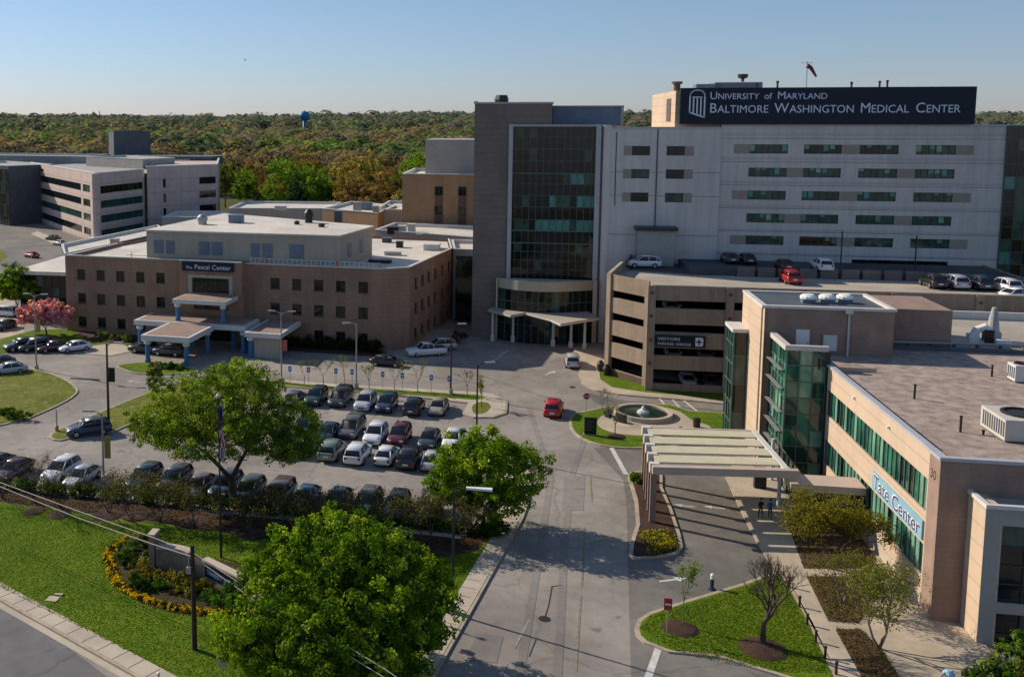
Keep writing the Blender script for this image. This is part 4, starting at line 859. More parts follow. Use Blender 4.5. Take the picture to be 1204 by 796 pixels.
# roof, coping, white membrane
mb=MB(); P=[F(.3,.3),F(50.5,.3),cx_+Vector((-.3,.2)),Vector((-12.1,163)),Vector((-13.5,175.7)),Vector((-61.8,183.7)),F(.8,15.8)]
mb.prism(P,11.2,11.35); obj('flat_roof',mb,M['roofwhite'],PB)
mb=MB()
def cope(a,b,z,w=.22,h=.16):
    a=Vector(a); b=Vector(b); d=(b-a).normalized(); n_=Vector((-d.y,d.x)); mb.prism([a-n_*.08,b-n_*.08,b+n_*w,a+n_*w],z,z+h,bottom=True)
cope(F(0,0),F(20,0),11.85); cope(F(29.9,0),F(50.6,0),11.75); cope(F(50.6,0),cx_,11.75); cope(cx_,(-11.8,163),11.75); cope((-11.8,163),(-13.2,176),11.75); cope(F(.5,15.8),F(0,0.1),11.8); cope(F(20,-D_),F(29.9,-D_),12.05)
obj('roof_coping',mb,M['white_trim'],PB)
# penthouse
mb=MB(); PX0,PX1,PY0,PY1=14.0,44.2,1.9,27.0
b=lambda x,y: F(x,y)
mb.prism([Vector((-56.7,142.65)),Vector((-26.5,140.6)),Vector((-23.7,154.2)),Vector((-53,170))],11.3,16.0,top=False); obj('penthouse_wall',mb,M['stucco'],PB)
mb=MB(); mb.prism([Vector((-56.9,142.4)),Vector((-26.3,140.35)),Vector((-23.4,154.4)),Vector((-53,170.3))],16.0,16.25,bottom=True); obj('penthouse_roof',mb,M['roofwhite'],PB)
pu=Vector((30.2,-2.05,0)).normalized()
for x,w in ((1.2,1.6),(3.2,1.4),(8.6,1.7),(10.6,1.7),(16.8,1.4),(18.6,1.6),(22.8,2.2)):
    q=Vector((-56.7,142.65,0))+pu*x-Vector((-pu.y,pu.x,0))*.03
    mb=MB(); T=Matrix.Translation(q)@Matrix.Rotation(math.atan2(pu.y,pu.x),4,'Z'); mb.T=T; mb.box(0,-.04,12.7,w,.02,14.7); o=obj('louvre_panel',mb,M['steel_blue'],PB)
pv=Vector((2.8,13.6,0)).normalized()
for x in (3.5,8.5): 
    q=Vector((-26.5,140.6,0))+pv*x+Vector((.04,0,0)); mb=MB(); mb.T=Matrix.Translation(q)@Matrix.Rotation(math.atan2(pv.y,pv.x),4,'Z'); mb.box(0,-.05,12.6,1.5,.02,14.6); obj('louvre_panel',mb,M['steel_blue'],PB)
# porticos
def colm(x,y,z0,z1,r=.32,nm='column'):
    c=F(x,y); m1=MB(); m1.lathe((c.x,c.y,z0),[(r*1.3,0),(r*1.3,.5),(r,.55),(r,(z1-z0)-.6)],12); o=obj(nm,m1,M['bluecol'],PB); m2=MB(); m2.lathe((c.x,c.y,z1-.6),[(r,0),(r*1.5,.15),(r*1.5,.6)],12); obj('capital',m2,M['white_trim'],o)
inv_=FR.inverted()
def L(px,py,z=0): v=inv_@gp(px,py,z); return (round(v.x,2),round(v.y,2))
# upper balcony
mb=MB(); fbox(mb,21.3,-6.9,6.65,29.5,-D_-.36,7.25); obj('balcony_roof',mb,M['white_trim'],PB)
mb=MB(); fbox(mb,21.6,-6.6,7.255,29.2,-D_-.5,7.3); obj('balcony_deck',mb,M['tatebrick'],PB)
for x in (21.9,28.9): colm(x,-6.4,4.1,6.65,.3)
# lower entrance roofs
def slab(x0,y0,x1,y1,z0,z1,m='white_trim',nm='porch_roof',top='tatebrick'):
    mb=MB(); fbox(mb,x0,y0,z0,x1,y1,z1); o=obj(nm,mb,M[m],PB); mb=MB(); fbox(mb,x0+.5,y0+.5,z1+.003,x1-.5,y1-.05,z1+.03); obj('porch_decking',mb,M[top],o)
slab(15.5,-7.7,32.8,-D_-.36,3.35,4.05); slab(20.9,-16.2,28.0,-7.71,3.2,3.95); slab(33.3,-9.6,38.6,-.3,3.0,3.65)
for x,y in ((16.2,-7.1),(21.6,-15.6),(27.3,-15.6),(27.3,-8.4),(32.2,-7.1),(31.6,-3),(34.0,-9.0),(29.5,-4),(23.5,-4)): colm(x,y,.0,3.2 if x!=34.0 else 3.0)
mb=MB(); fbox(mb,34.4,-8.8,0,38.2,-8.4,2.98); obj('porch_wall',mb,M['stucco'],PB)
# guard rail and safety barriers along the roof edge
t=thing('roof_railing','thin pale guard rail with orange markers along the front edge of the white roof','railing',(*F(31,.6),11.9),R(-4.9))
mb=MB()
for i in range(28):
    c=F(30.5+i*.72,.7); mb.box(c.x-.04,c.y-.04,11.35,c.x+.04,c.y+.04,12.5)
for z in (12.0,12.5): mb.tube([(*F(30.3,.7),z),(*F(50,.7),z)],.035,4)
obj('rails',mb,M['white'],t)
mb=MB()
for x in (33.,43.8,50.2):
    c=F(x,.5); mb.box(c.x-.1,c.y-.1,11.9,c.x+.1,c.y+.1,12.6)
obj('markers',mb,M['orange'],t)
mb=MB()
for x,y,h in ((10.9,1,1.3),(15.0,1.2,1.1),(17.6,1.0,1.),(19.2,.8,.9)):
    c=F(x,y); mb.tube([(c.x,c.y,11.35),(c.x,c.y,11.35+h)],.06,5)
mb.tube([(*F(10,1),12.2),(*F(19.5,1),12.2)],.05,5); mb.tube([(*F(15.5,1.2),12.6),(*F(16.6,1.2),11.4)],.09,5)
tag(obj('safety_barrier',mb,M['yellow'],at=(*F(12,1),11.35)),'yellow safety barrier on the roof left of the navy name sign','barrier')
c=F(18.0,1.4); mb=MB(); mb.lathe((c.x,c.y,11.35),[(.45,0),(.42,.4),(.45,.45),(.38,1.1),(.3,1.35)],10); tag(obj('traffic_barrel',mb,M['orange'],at=(c.x,c.y,11.35)),'orange barrel standing on the white roof edge','barrel')
def dome(px,py,z,r,h,label,m='metal'):
    c=gp(px,py,z); mb=MB(); mb.lathe((c.x,c.y,z),[(r*.8,0),(r*.8,h*.4),(r,h*.45),(r*.9,h*.75),(r*.4,h)],12); tag(obj('roof_fan',mb,M[m],at=(c.x,c.y,z)),label,'fan',group='fans on the penthouse roof')
def rbox(px,py,z,w,d,h,label,m='slate',cat='air unit'):
    c=gp(px,py,z); mb=MB(); mb.box(c.x-w/2,c.y-d/2,z,c.x+w/2,c.y+d/2,z+h); mb.box(c.x-w/2-.08,c.y-d/2-.08,z+h,c.x+w/2+.08,c.y+d/2+.08,z+h+.12); mb.box(c.x-w/4,c.y-d/2-.05,z+h*.3,c.x+w/4,c.y-d/2-.003,z+h*.7); tag(obj('roof_unit',mb,M[m],at=(c.x,c.y,z)),label,cat)
dome(238,264,16.25,.9,1.6,'silver domed fan near the left end of the penthouse roof'); dome(363,262,16.25,.8,2.2,'dark tall fan near the right end of the penthouse roof','darkmetal'); dome(349,264,16.25,.5,.6,'low dark fan left of the tall one on the penthouse roof','darkmetal'); dome(378,267,16.25,.6,.6,'low dark fan right of the tall one on the penthouse roof','darkmetal')
rbox(278,262,16.25,2.2,1.6,1.2,'blue grey air unit on the middle of the penthouse roof','steel_blue')
rbox(508,293,11.35,2.5,4,.9,'long low skylight on the right hand side of the white roof','white_trim','skylight')
# low annex on the left with glass front
AN=thing('glass_annex','low glass fronted annex left of the brown brick building with long white roof','building',(-78,158,0))
mb=MB(); mb.box(-83,152.,0,-71.5,190,7.3); obj('wall',mb,M['slate'],AN); mb=MB(); mb.box(-83.6,151.,7.3,-71.2,190,7.9); obj('roof',mb,M['roofwhite'],AN)
curtain(AN,(-82.8,151.9,0),(1,0,0),11.2,[.4,2.2,3.6,5.2,7.0],8,['glass_dark','glass_green','glass_brown'],lambda i,j:rng.choice((0,0,1,2)),.1)
# ================================================================== BUILDINGS BEHIND
def simple_bldg(name,label,poly,h,m,roofm='roofwhite',cap=None,z0=0,cat='building',parapet=.5):
    P=[Vector(p) for p in poly]
    if area2(P)<0: P.reverse()
    c=sum(P,Vector((0,0)))/len(P); t=thing(name,label,cat,(c.x,c.y,z0)); mb=MB(); mb.prism(P,z0,h,top=False); 
    obj('wall',mb,M[m],t); q=offset(P,.25); mb=MB(); mb.prism(q,h-parapet-.1,h-parapet); obj('roof',mb,M[roofm],t)
    mb=MB(); n=len(P); q=offset(P,.4); qo=offset(P,-.08)
    vs=[(p[0],p[1],h) for p in qo]+[(p[0],p[1],h+.15) for p in qo]+[(p[0],p[1],h+.15) for p in q]+[(p[0],p[1],h-parapet) for p in q]
    mb.add(vs,[(k*n+i,k*n+(i+1)%n,(k+1)*n+(i+1)%n,(k+1)*n+i) for k in range(3) for i in range(n)]); obj('roof_coping',mb,M[cap or 'white_trim'],t); return t
BB=simple_bldg('brick_building','orange brown brick block with stacked dark windows left of the hospital tower',[(-24.6,200),(-5,200),(-5,222),(-24.6,222)],21.9,'orbrick')
mb=MB()
for x in (-19.9,-17.6,-14.9,-12.6,-9.8,-7.5): pass
for xc in (-17.0,-12.3):
    for z in (18.6,14.7,10.8,6.9,3.): 
        w=window(BB,(xc-1,199.95,0),(1,0,0),(0,1.6,z-.9,z+.9),-.08,'glass_dark','mullion',2,1,.08,False)
        mb=MB(); mb.box(xc-1,199.9,z-3.0,xc+.6,199.997,z-.95); obj('spandrel_panel',mb,M['pbrick_dark'],BB)

mb=MB(); mb.box(-20.3,203,21.4,-5,218,28.8); obj('mechanical_penthouse',mb,M['bandgrey'],BB)
simple_bldg('link_building','pale low link block between the brown brick buildings',[(-32,212),(-25,212),(-25,235),(-32,235)],13.5,'bandgrey')
lb=[('low_building','flat roofed tan building behind the penthouse with clustered roof vents',[(-44,214),(-30.5,206),(-29,225),(-41,234)],13.3,'orbrick'),
('low_building','low cream building with pale roof far behind the left part of the penthouse',[(-78,255),(-52,259),(-52,280),(-80,278)],9.2,'stucco'),
('low_building','long low wing with grey roof at the foot of the woodland',[(-95,250),(-79,252),(-80,270),(-97,268)],7.,'bandgrey'),
('low_building','white roofed single storey block directly behind the brown brick building',[(-28,186),(-8.5,177),(-8.5,196),(-26,199)],12.0,'bandgrey'),
('low_building','pale roofed link beside the hospital tower',[(-11.6,163.5),(-7.9,163),(-7.9,176),(-12.8,176)],11.6,'bandgrey')]
_a=gp(76,299,8).xy; _b=gp(196,273,8).xy; lb.append(('low_building','long low pale roofed wing behind the left end of the brown brick building',[_a,_b,_b+Vector((-7,13)),_a+Vector((-7,13))],8.,'slate'))
for n_,l_,p_,h_,m_ in lb: simple_bldg(n_,l_,p_,h_,m_)
for i,(x,y,z,w,h,l,m_) in enumerate(((398,262,13,1.4,2.2,'dark vent cowl at the right end of the far cream roof','slate'),(420,249,12.8,1.6,2.,'bent grey duct on the tan building roof, nearest the trees','metal'),(431,247,12.8,2.6,1.6,'wide blue grey chiller on the tan building roof','steel_blue'),(462,275,11.5,2.,1.2,'dark air unit on the block behind the brick building, left one','darkmetal'),(473,274,11.5,1.5,1.3,'white air unit on the block behind the brick building, middle one','white_trim'),(484,273,11.5,1.4,1.5,'pale slanted hood on the block behind the brick building, right one','white_trim'))): rbox(x,y,z,w,1.4,h,l,m_)
for i,(x,y,z,w,h,l,m_) in enumerate(((455,285,11.35,1.6,.7,'low grey vent on the white roof right of the penthouse','slate'),(470,291,11.35,1.1,.9,'small dark vent near the pale skylight','darkmetal'),(462,300,11.35,2.6,.5,'flat pallet of orange tinted boards on the white roof','tatecoping'),(493,281,11.35,1.0,.8,'small vent at the rear right of the white roof','metal'),(447,309,11.35,3.4,.35,'flat dark roofing pile at the front corner of the white roof','darkmetal'),(330,247,9,3.,1.0,'pale hatch on the far cream roof','white_trim'),(442,253,12.8,1.2,1.8,'narrow vent at the right of the chiller on the tan roof','metal'),(135,287,11.35,1.2,.8,'small vent at the left end of the white roof','metal'))): rbox(x,y,z,w,1.3,h,l,m_)
# a bird in the sky
b_=gp(288,71.2,60) if False else atY(288,71.2,300); mb=MB(); mb.tube([b_+Vector((-.3,0,0)),b_,b_+Vector((.35,.1,.05))],[.04,.12,.05],6); mb.add([b_+Vector((-.1,0,.05)),b_+Vector((.15,0,.05)),b_+Vector((.1,.9,.35)),b_+Vector((-.1,.8,.35))],[(0,1,2,3)]); mb.add([b_+Vector((-.1,0,.05)),b_+Vector((.15,0,.05)),b_+Vector((.3,-.9,.3)),b_+Vector((.1,-.9,.3))],[(0,1,2,3)]); tag(obj('bird',mb,M['darkmetal'],at=tuple(b_)),'small dark bird flying high in the open sky','bird')
mb=MB(); mb.box(-10.9,160.,0.5,-8.2,160.2,11.0); tag(obj('glass_link',mb,M['glass_dark'],at=(-9.5,160,0)),'dark tall glass strip between the brick building and the hospital tower','glazing')
# pink precast office with ribbon windows
OC=gp(115,287).xy; OL=gp(38,258).xy; OR_=Vector((-107.0,268.5)); 
OF=thing('office_building','pinkish four storey office block with dark ribbon windows at the left','building',(OC.x,OC.y,0))
hO=18.6
def face(a,b,holes,h=hO,m='obrick'):
    a=Vector(a); b=Vector(b); d=b-a; mb=MB(); holes_wall(mb,(a.x,a.y,0),(d.x,d.y,0),d.length,0,h,holes,.3); obj('wall',mb,M[m],OF)
    for q in holes: window(OF,(a.x,a.y,0),(d.x,d.y,0),q,.25,rng.choice(('glass_green','glass_dark','glass_dark')),'mullion',max(1,int((q[1]-q[0])/2.2)),1,.1,False)
lA=(OC-OL).length
hA=[]
for z in (14.3,10.4,6.5,2.6): hA+= [(3,lA-15,z-1.1,z+.9),(lA-13,lA-6,z-1.1,z+.9)]
hA+=[(4,18,16.6,17.3)]
face(OL,OC,hA); face(OC,OR_,[(1.5,(OR_-OC).length-.8,z-1.1,z+.9) for z in (14.3,10.4,6.5,2.6)])
O2=Vector((-99,262)); O3_=Vector((-83.5,292)); 
P=[OL,OC,OR_,Vector((-98,300)),Vector((-150,330))]; mb=MB(); q=offset(P if area2(P)>0 else P[::-1],.3); mb.prism(q,hO-1.2,hO-1.0); obj('roof',mb,M['bandgrey'],OF)
mb=MB(); 
for a,b in ((OL,OC),(OC,OR_)): cope(a,b,hO,.5,.3)
obj('roof_coping',mb,M['white_trim'],OF)
mb=MB(); pier=Vector(OC); mb.lathe((pier.x,pier.y,0),[(1.1,0),(1.1,hO+.1)],8); obj('corner_pier',mb,M['obrick'],OF)
B2a=gp(172,275,2).xy; 
O4=thing('office_wing','plain pinkish office wing with slit windows right of the ribbon window block','building',(-105,272,0))
wa=Vector((-106.0,268.0)); wb=Vector((-90.5,285.)); wc=Vector((-104,330)); wd=Vector((-122,320))
hW=19.4
mb=MB(); d=wb-wa; Lw=d.length; hs2=[(5.0,5.9,z-1.3,z+1.2) for z in (14.6,10.4,6.2)]+[(Lw-6.2,Lw-.6,z-1.0,z+1.0) for z in (14.9,10.8,6.7)]
holes_wall(mb,(wa.x,wa.y,0),(d.x,d.y,0),Lw,0,hW,hs2,.3)
for a,b in ((wb,wc),(wc,wd),(wd,wa)): mb.quad((*a,0),(*b,0),(*b,hW),(*a,hW))
mb.add([(*p,hW-.6) for p in (wa,wb,wc,wd)],[(0,1,2,3)]); obj('wall',mb,M['obrick'],O4)
for q in hs2: window(O4,(wa.x,wa.y,0),(d.x,d.y,0),q,.25,'glass_dark','mullion',1,1,.1,False)
mb=MB(); cope(wa,wb,hW,.5,.25); cope(wb,wc,hW,.5,.25); obj('roof_coping',mb,M['white_trim'],O4)
# upper set back storey and penthouses of the office
simple_bldg('office_penthouse','set back top storey on the pinkish office roof',[(-142,306),(-116,290),(-110,302),(-134,320)],20.6,'bandgrey','bandgrey',z0=17.5,cat='penthouse')
simple_bldg('office_penthouse','long low grey plant storey behind the office wing roof',[(-135,322),(-106,326),(-104,334),(-135,334)],20.2,'slate','bandgrey',z0=17.5,cat='penthouse')
simple_bldg('mechanical_tower','tall grey louvred plant tower rising behind the offices',[(-151,345),(-146,338),(-134,343),(-140,352)],28.5,'slate','slate',cap='slate')
# far left glass office
GL=simple_bldg('glass_office','dark glass fronted office at the far left edge',[(-185,300),(-157,283),(-149,297),(-176,316)],18.5,'slate','bandgrey')
curtain(GL,(-184.9,299.6,0),(28,-17,0),32.7,[.5,3,6.5,10,13.5,17.5],20,['glass_dark','glass_green','glass_brown'],lambda i,j:rng.choice((0,0,0,1,2)),.15)
simple_bldg('low_building','long pale roofed hall behind the glass office',[(-215,330),(-150,322),(-150,345),(-215,350)],20.,'bandgrey','bandgrey')
# curved ramp of pale concrete by the office corner
mb=MB(); pts=[gp(x,y).xy for x,y in ((96,296),(112,288),(122,276),(135,270),(146,276),(143,284))]
sm_=[]; 
for a,b in zip(pts,pts[1:]): sm_+= [a.lerp(b,k/4) for k in range(4)]
for a,b in zip(sm_,sm_[1:]): mb.box(min(a.x,b.x)-.3,min(a.y,b.y)-.3,0,max(a.x,b.x)+.3,max(a.y,b.y)+.3,1.8)
tag(obj('curved_wall',mb,M['white_trim'],at=(*pts[0],0)),'pale curved ramp wall at the foot of the pinkish office corner','wall')
sheet('parking_lot',[(-60,262),(60,268),(118,287),(100,300),(60,330),(30,345),(-60,345)],.05,'asphalt_dark'); sheet('parking_lot',[(-60,345),(14,345),(10,420),(-60,425)],.046,'asphalt_dark')
# far lot pieces on the left
sheet('pavement',[(36,275),(44,272),(75,284),(66,288)],.06,'concrete'); sheet('lawn',[(-20,292),(0,293),(10,302),(0,308),(-20,310)],.06,'grass_dry'); sheet('pavement',[(0,330),(20,345),(15,368),(30,392),(-10,400),(-10,330)],.05,'plaza'); sheet('lawn',[(-10,404),(10,396),(40,388),(90,386),(120,398),(160,405),(140,412),(60,404),(10,414),(-10,418)],.07,'grass')
sheet('pavement',[(95,408),(140,403),(160,412),(130,418),(100,416)],.09,'concrete'); sheet('mulch_bed',[(84,388),(140,392),(200,398),(160,404),(110,402)],.08,'mulch'); sheet('mulch_bed',[(310,400),(440,409),(455,420),(330,412)],.05,'mulch')
# water tower on the horizon
w=atY(358,136.5,1500); t=thing('water_tower','blue ball shaped water tower rising above the far woodland','water tower',(w.x,1500,0))
mb=MB(); r=8.5; mb.lathe((w.x,1500,w.z),[(r*math.sin(a),-r*.85*math.cos(a)) for a in [k*math.pi/10 for k in range(1,10)]],20); obj('tank',mb,M['watertank'],t,True)
mb=MB(); mb.lathe((w.x,1500,0),[(4.5,0),(3,8),(2.6,w.z-6)],12); obj('stem',mb,M['watertank'],t,True)
mb=MB(); mb.lathe((w.x,1500,w.z+r*.8),[(.8,0),(.8,1.5)],8); obj('finial',mb,M['watertank'],t)
p=atY(117,131,1900); mb=MB(); mb.tube([(p.x,1900,0),(p.x,1900,p.z)],.8,5); tag(obj('radio_mast',mb,M['slate'],at=(p.x,1900,0)),'thin radio mast on the far skyline at the left','mast')
# fountain
c=gp(756,490); FT=thing('fountain','round stone rimmed fountain basin with dark green water and a pale jet','fountain',(c.x,c.y,.17))
mb=MB(); mb.lathe((c.x,c.y,.17),[(3.15,0),(3.15,.5),(2.7,.5),(2.7,.25)],40); obj('rim',mb,M['stonecap'],FT)
mb=MB(); mb.lathe((c.x,c.y,.2),[(2.72,.0),(2.72,.28)],40); obj('water',mb,M['water'],FT)
mb=MB(); mb.lathe((c.x,c.y,.45),[(.7,0),(.6,.25),(.3,.4),(.1,.8)],12); obj('jet',mb,M['foam'],FT)
mb=MB()
for k in range(10):
    a=math.pi*1.05+k*.09; 
    if k in (4,5): continue
    mb.T=Matrix.Translation((c.x+4.1*math.cos(a),c.y+4.1*math.sin(a),.2))@Matrix.Rotation(a+math.pi/2,4,'Z'); mb.box(-.19,-.2,0,.19,.2,.45); mb.box(-.19,.16,.451,.19,.22,.85)
mb.T=None; mb.tube([(c.x+4.1*math.cos(math.pi*1.05+k*.09),c.y+4.1*math.sin(math.pi*1.05+k*.09),.3) for k in range(10)],.06,5); tag(obj('curved_bench',mb,M['darkmetal'],at=(c.x-3.8,c.y-1.5,.2)),'dark curved bench on the near side of the fountain','bench')
mb=MB(); c=gp(819,502,.19); mb.lathe((c.x,c.y,.19),[(.35,0),(.4,.9),(.42,.95),(.1,1.05)],10); tag(obj('litter_bin',mb,M['darkmetal'],at=(c.x,c.y,.19)),'dark litter bin on the pavement right of the fountain','bin')
c=gp(694,511,.17); t=thing('directory_sign','black slab directory sign on the lawn left of the fountain','sign',(c.x,c.y,.17)); mb=MB(); mb.box(c.x-.62,c.y-.14,.25,c.x+.62,c.y+.14,2.0); obj('sign_board',mb,M['black'],t); mb=MB(); mb.box(c.x-.7,c.y-.2,.17,c.x+.7,c.y+.2,.249); obj('base',mb,M['concrete'],t)
mb=MB(); 
for k in range(4): mb.box(c.x-.45,c.y-.146,1.6-k*.3,c.x+.3-(k%2)*.2,c.y-.142,1.68-k*.3)
obj('sign_lines',mb,M['slate'],t)
# monument sign in the flower bed
MN=thing('monument_sign','low stone monument sign with upright pillar and pale cap in the flower bed','monument sign',(-24,66,.2))
a=gp(184,672,.2).xy; b=gp(226,679,.2).xy; c_=gp(300,712,.2).xy; b2=gp(241,682,.2).xy
mb=MB(); n=8; mid=(a+b)/2+Vector((-.1,.7)); arc=[]
for k in range(n+1): t_=k/n; arc.append(a*(1-t_)**2+mid*2*t_*(1-t_)+b*t_*t_)
def wallstrip(mb,pts,w,z0,z1):
    for p,q in zip(pts,pts[1:]):
        d=(q-p).normalized(); nn=Vector((-d.y,d.x))*w/2; mb.prism([p-nn,q-nn,q+nn,p+nn],z0,z1)
wallstrip(mb,arc,.5,.2,2.05); wallstrip(mb,[b2,c_],.45,.2,1.75); wallstrip(mb,[b,b2],.3,.2,1.2); obj('stone_wall',mb,M['stone'],MN)
mb=MB(); wallstrip(mb,arc,.7,2.053,2.2); wallstrip(mb,[b2,c_],.6,1.753,1.88); obj('cap',mb,M['stonecap'],MN)
mb=MB(); mb.box(a.x-.45,a.y-.3,.2,a.x-.02,a.y+.7,3.0); obj('pillar',mb,M['stone'],MN); mb=MB(); mb.box(a.x-.5,a.y-.36,3.003,a.x+.03,a.y+.76,3.15); obj('pillar_cap',mb,M['stonecap'],MN)
d=(c_-b2).normalized(); nn=Vector((d.y,-d.x)); p=b2+nn*.24+d*.35; mb=MB(); q=p+d*4.6; mb.prism([p+nn*.03,q+nn*.03,q,p],.75,1.62,bottom=True); sgm=obj('sign_panel',mb,M['navy'],MN)
p2=p+nn*.045+d*.25; obj('sign_lettering',text_line(caps('UNIVERSITY',.6)+[(' ',.5),('of',.5),(' ',.5)]+caps('MARYLAND',.6),(p2.x,p2.y,.95),(d.x,d.y,0),4.),M['lightblue'],sgm)
# ================================================================== CARS
def car_proto(kind):
    spec=dict(
     sedan=dict(L=4.75,W=1.82,st=[(-2.37,.62,.62,.72),(-2.3,.9,.80,.80),(-1.7,1.0,.9,.88),(-.6,.97,.92,.91),(.8,.93,.92,.91),(1.5,.88,.9,.89),(2.1,.76,.86,.84),(2.37,.58,.68,.72)],
       gh=[(-1.95,.96,.72),(-1.2,1.38,.62),(-.3,1.46,.64),(.35,1.42,.63),(1.2,.93,.76)],belt=.92),
     suv=dict(L=4.7,W=1.88,st=[(-2.35,.7,.72,.78),(-2.3,1.05,.86,.86),(-1.7,1.1,.93,.91),(-.6,1.09,.94,.93),(.9,1.06,.94,.93),(1.5,1.02,.93,.91),(2.1,.92,.89,.87),(2.35,.66,.72,.76)],
       gh=[(-2.22,1.05,.80),(-1.9,1.6,.68),(-.6,1.72,.70),(.3,1.68,.69),(1.15,1.05,.80)],belt=1.04),
     van=dict(L=5.1,W=1.98,st=[(-2.55,.7,.8,.86),(-2.5,1.1,.92,.92),(-1.8,1.12,.98,.96),(-.6,1.1,.98,.97),(1.0,1.06,.98,.97),(1.7,1.0,.95,.93),(2.3,.86,.9,.88),(2.55,.62,.72,.76)],
       gh=[(-2.45,1.06,.84),(-2.25,1.68,.74),(-.6,1.78,.76),(.6,1.72,.74),(1.7,1.02,.84)],belt=1.06),
     pickup=dict(L=5.6,W=2.0,st=[(-2.8,.75,.9,.92),(-2.75,1.1,.97,.95),(-1.6,1.12,.99,.97),(-.6,1.12,.99,.97),(1.1,1.1,.99,.97),(1.7,1.08,.98,.95),(2.5,1.0,.95,.92),(2.8,.7,.86,.86)],
       gh=[(-.95,1.08,.86),(-.75,1.75,.76),(0,1.84,.77),(.55,1.8,.76),(1.25,1.08,.86)],belt=1.08))[kind]
    root=thing(kind if kind!='suv' else 'parked_suv','proto','car')
    root.name={'sedan':'parked_car','suv':'parked_suv','van':'parked_minivan','pickup':'pickup_truck'}[kind]
    W=spec['W']/2; mb=MB(); rings=[]
    for x,zt,ht,hb in spec['st']:
        k=W/.93; ht*=k; hb*=k; zb=.24 if abs(x)<spec['L']/2-.1 else .36
        half=[(hb*.86,zb),(hb,zb+.12),(hb*1.01,zb+.5*(zt-zb)),(ht,zt-.10),(ht*.93,zt-.02),(ht*.5,zt+.015)]
        rings.append([(x,y,z) for y,z in half]+[(x,-y,z) for y,z in reversed(half)])
    mb.loft(rings); 
    if kind=='pickup': pass
    body=obj('body',mb,paint('black'),root,True)
    body['recolor']=1
    # greenhouse
    gh=spec['gh']; b=spec['belt']; mb=MB(); rings=[]
    hb=W*.88
    for x,zt,ht in gh:
        ht*=W/.93; lo=max(b-.02,.1); 
        rings.append([(x,hb if zt>b+.2 else ht,lo),(x,ht,max(zt-.05,lo+.01)),(x,ht*.85,zt),(x,-ht*.85,zt),(x,-ht,max(zt-.05,lo+.01)),(x,-(hb if zt>b+.2 else ht),lo)])
    mb.loft(rings); obj('windows',mb,M['carglass'],root,True)
    mb=MB(); top=[g for g in gh if g[1]>b+.3]; rings=[]
    xs=[top[0][0]-.04]+[g[0] for g in top[1:-1]]+[top[-1][0]+.06]
    for (x,zt,ht),xx in zip(top,xs):
        ht*=W/.93; rings.append([(xx,ht*1.01,zt-.05),(xx,ht*.86,zt+.02),(xx,0,zt+.04),(xx,-ht*.86,zt+.02),(xx,-ht*1.01,zt-.05)])
    mb.loft(rings,cap=True)
    for s in (1,-1):
        ty=lambda g: s*g[2]*W/.93
        f0=gh[-1]; f1=top[-1]; mb.tube([(f0[0]-.02,s*hb*.98,b),(f1[0]+.02,ty(f1)*1.0,f1[1]-.04)],.045,4)
        r0=gh[0]; r1=top[0]; mb.tube([(r0[0]+.05,s*hb*.98,b),(r1[0],ty(r1)*1.0,r1[1]-.04)],.075,4)
        m0=top[len(top)//2]; mb.tube([(m0[0],s*hb*1.0,b),(m0[0],ty(m0)*1.0,m0[1]-.04)],.045,4)
        if kind in('suv','van'): mb.tube([(m0[0]-1.1,s*hb*1.0,b),(m0[0]-1.05,ty(top[0])*1.0,top[0][1]-.03)],.045,4)
    rf=obj('roof',mb,paint('black'),root,True); rf['recolor']=1
    # wheels
    wx=spec['L']*.29; wr=.34 if kind in('sedan',) else .38
    for x in (wx,-wx):
        for s in (1,-1):
            mb=MB(); y=s*(W-.1)
            mb.tube([(x,y-.13,wr),(x,y+.13,wr)],wr,16); wh=obj('wheel',mb,M['tyre'],root)
            mb=MB(); yy=y+s*.131; mb.tube([(x,yy,wr),(x,yy+s*.012,wr)],wr*.62,12); obj('rim',mb,M['rim'],wh)
    hx=spec['L']/2; zt=spec['st'][-2][1]
    for s in (1,-1):
        mb=MB(); mb.box(hx-.22,s*W*.62-.17,zt-.26,hx-.06,s*W*.62+.17,zt-.1); obj('headlight',mb,M['headlight'],root)
        mb=MB(); zz=spec['st'][1][1]; mb.box(-hx-.01,s*W*.72-.12,zz-.32,-hx+.12,s*W*.72+.12,zz-.06); obj('taillight',mb,M['taillight'],root)
        mb=MB(); mb.box(gh[-1][0]-.35,s*(W+.0),b-.02,gh[-1][0]-.2,s*(W+.14),b+.12) if s>0 else mb.box(gh[-1][0]-.35,-(W+.14),b-.02,gh[-1][0]-.2,-W,b+.12); m_=obj('side_mirror',mb,paint('black'),root); m_['recolor']=1
    mb=MB(); mb.box(hx-.06,-W*.4,.45,hx-.0,W*.4,zt-.3); obj('grille',mb,M['black'],root)
    mb=MB(); mb.box(-hx-.012,-.26,.62,-hx+.05,.26,.78); obj('number_plate',mb,M['white'],root)
    if kind=='pickup':
        mb=MB(); mb.box(-2.7,-.82,1.125,-1.0,.82,1.14); obj('load_bed',mb,M['black'],root)
    return root
PRO={k:car_proto(k) for k in ('sedan','suv','van','pickup')}; FIRST={k:True for k in PRO}
def park(pos,kind,color,deg,label,group=None,cat=None):
    src=PRO[kind]
    if FIRST[kind]: c=src; FIRST[kind]=False
    else: c=copy_tree(src)
    c.location=pos; c.rotation_euler=(0,0,R(deg)); c['label']=label; c['category']=cat or {'sedan':'car','suv':'car','van':'minivan','pickup':'pickup truck'}[kind]
    if group: c['group']=group
    elif 'group' in c: del c['group']
    for ch in c.children:
        if ch.get('recolor') and ch.material_slots:
            ch.material_slots[0].link='OBJECT'; ch.material_slots[0].material=paint(color)
    return c
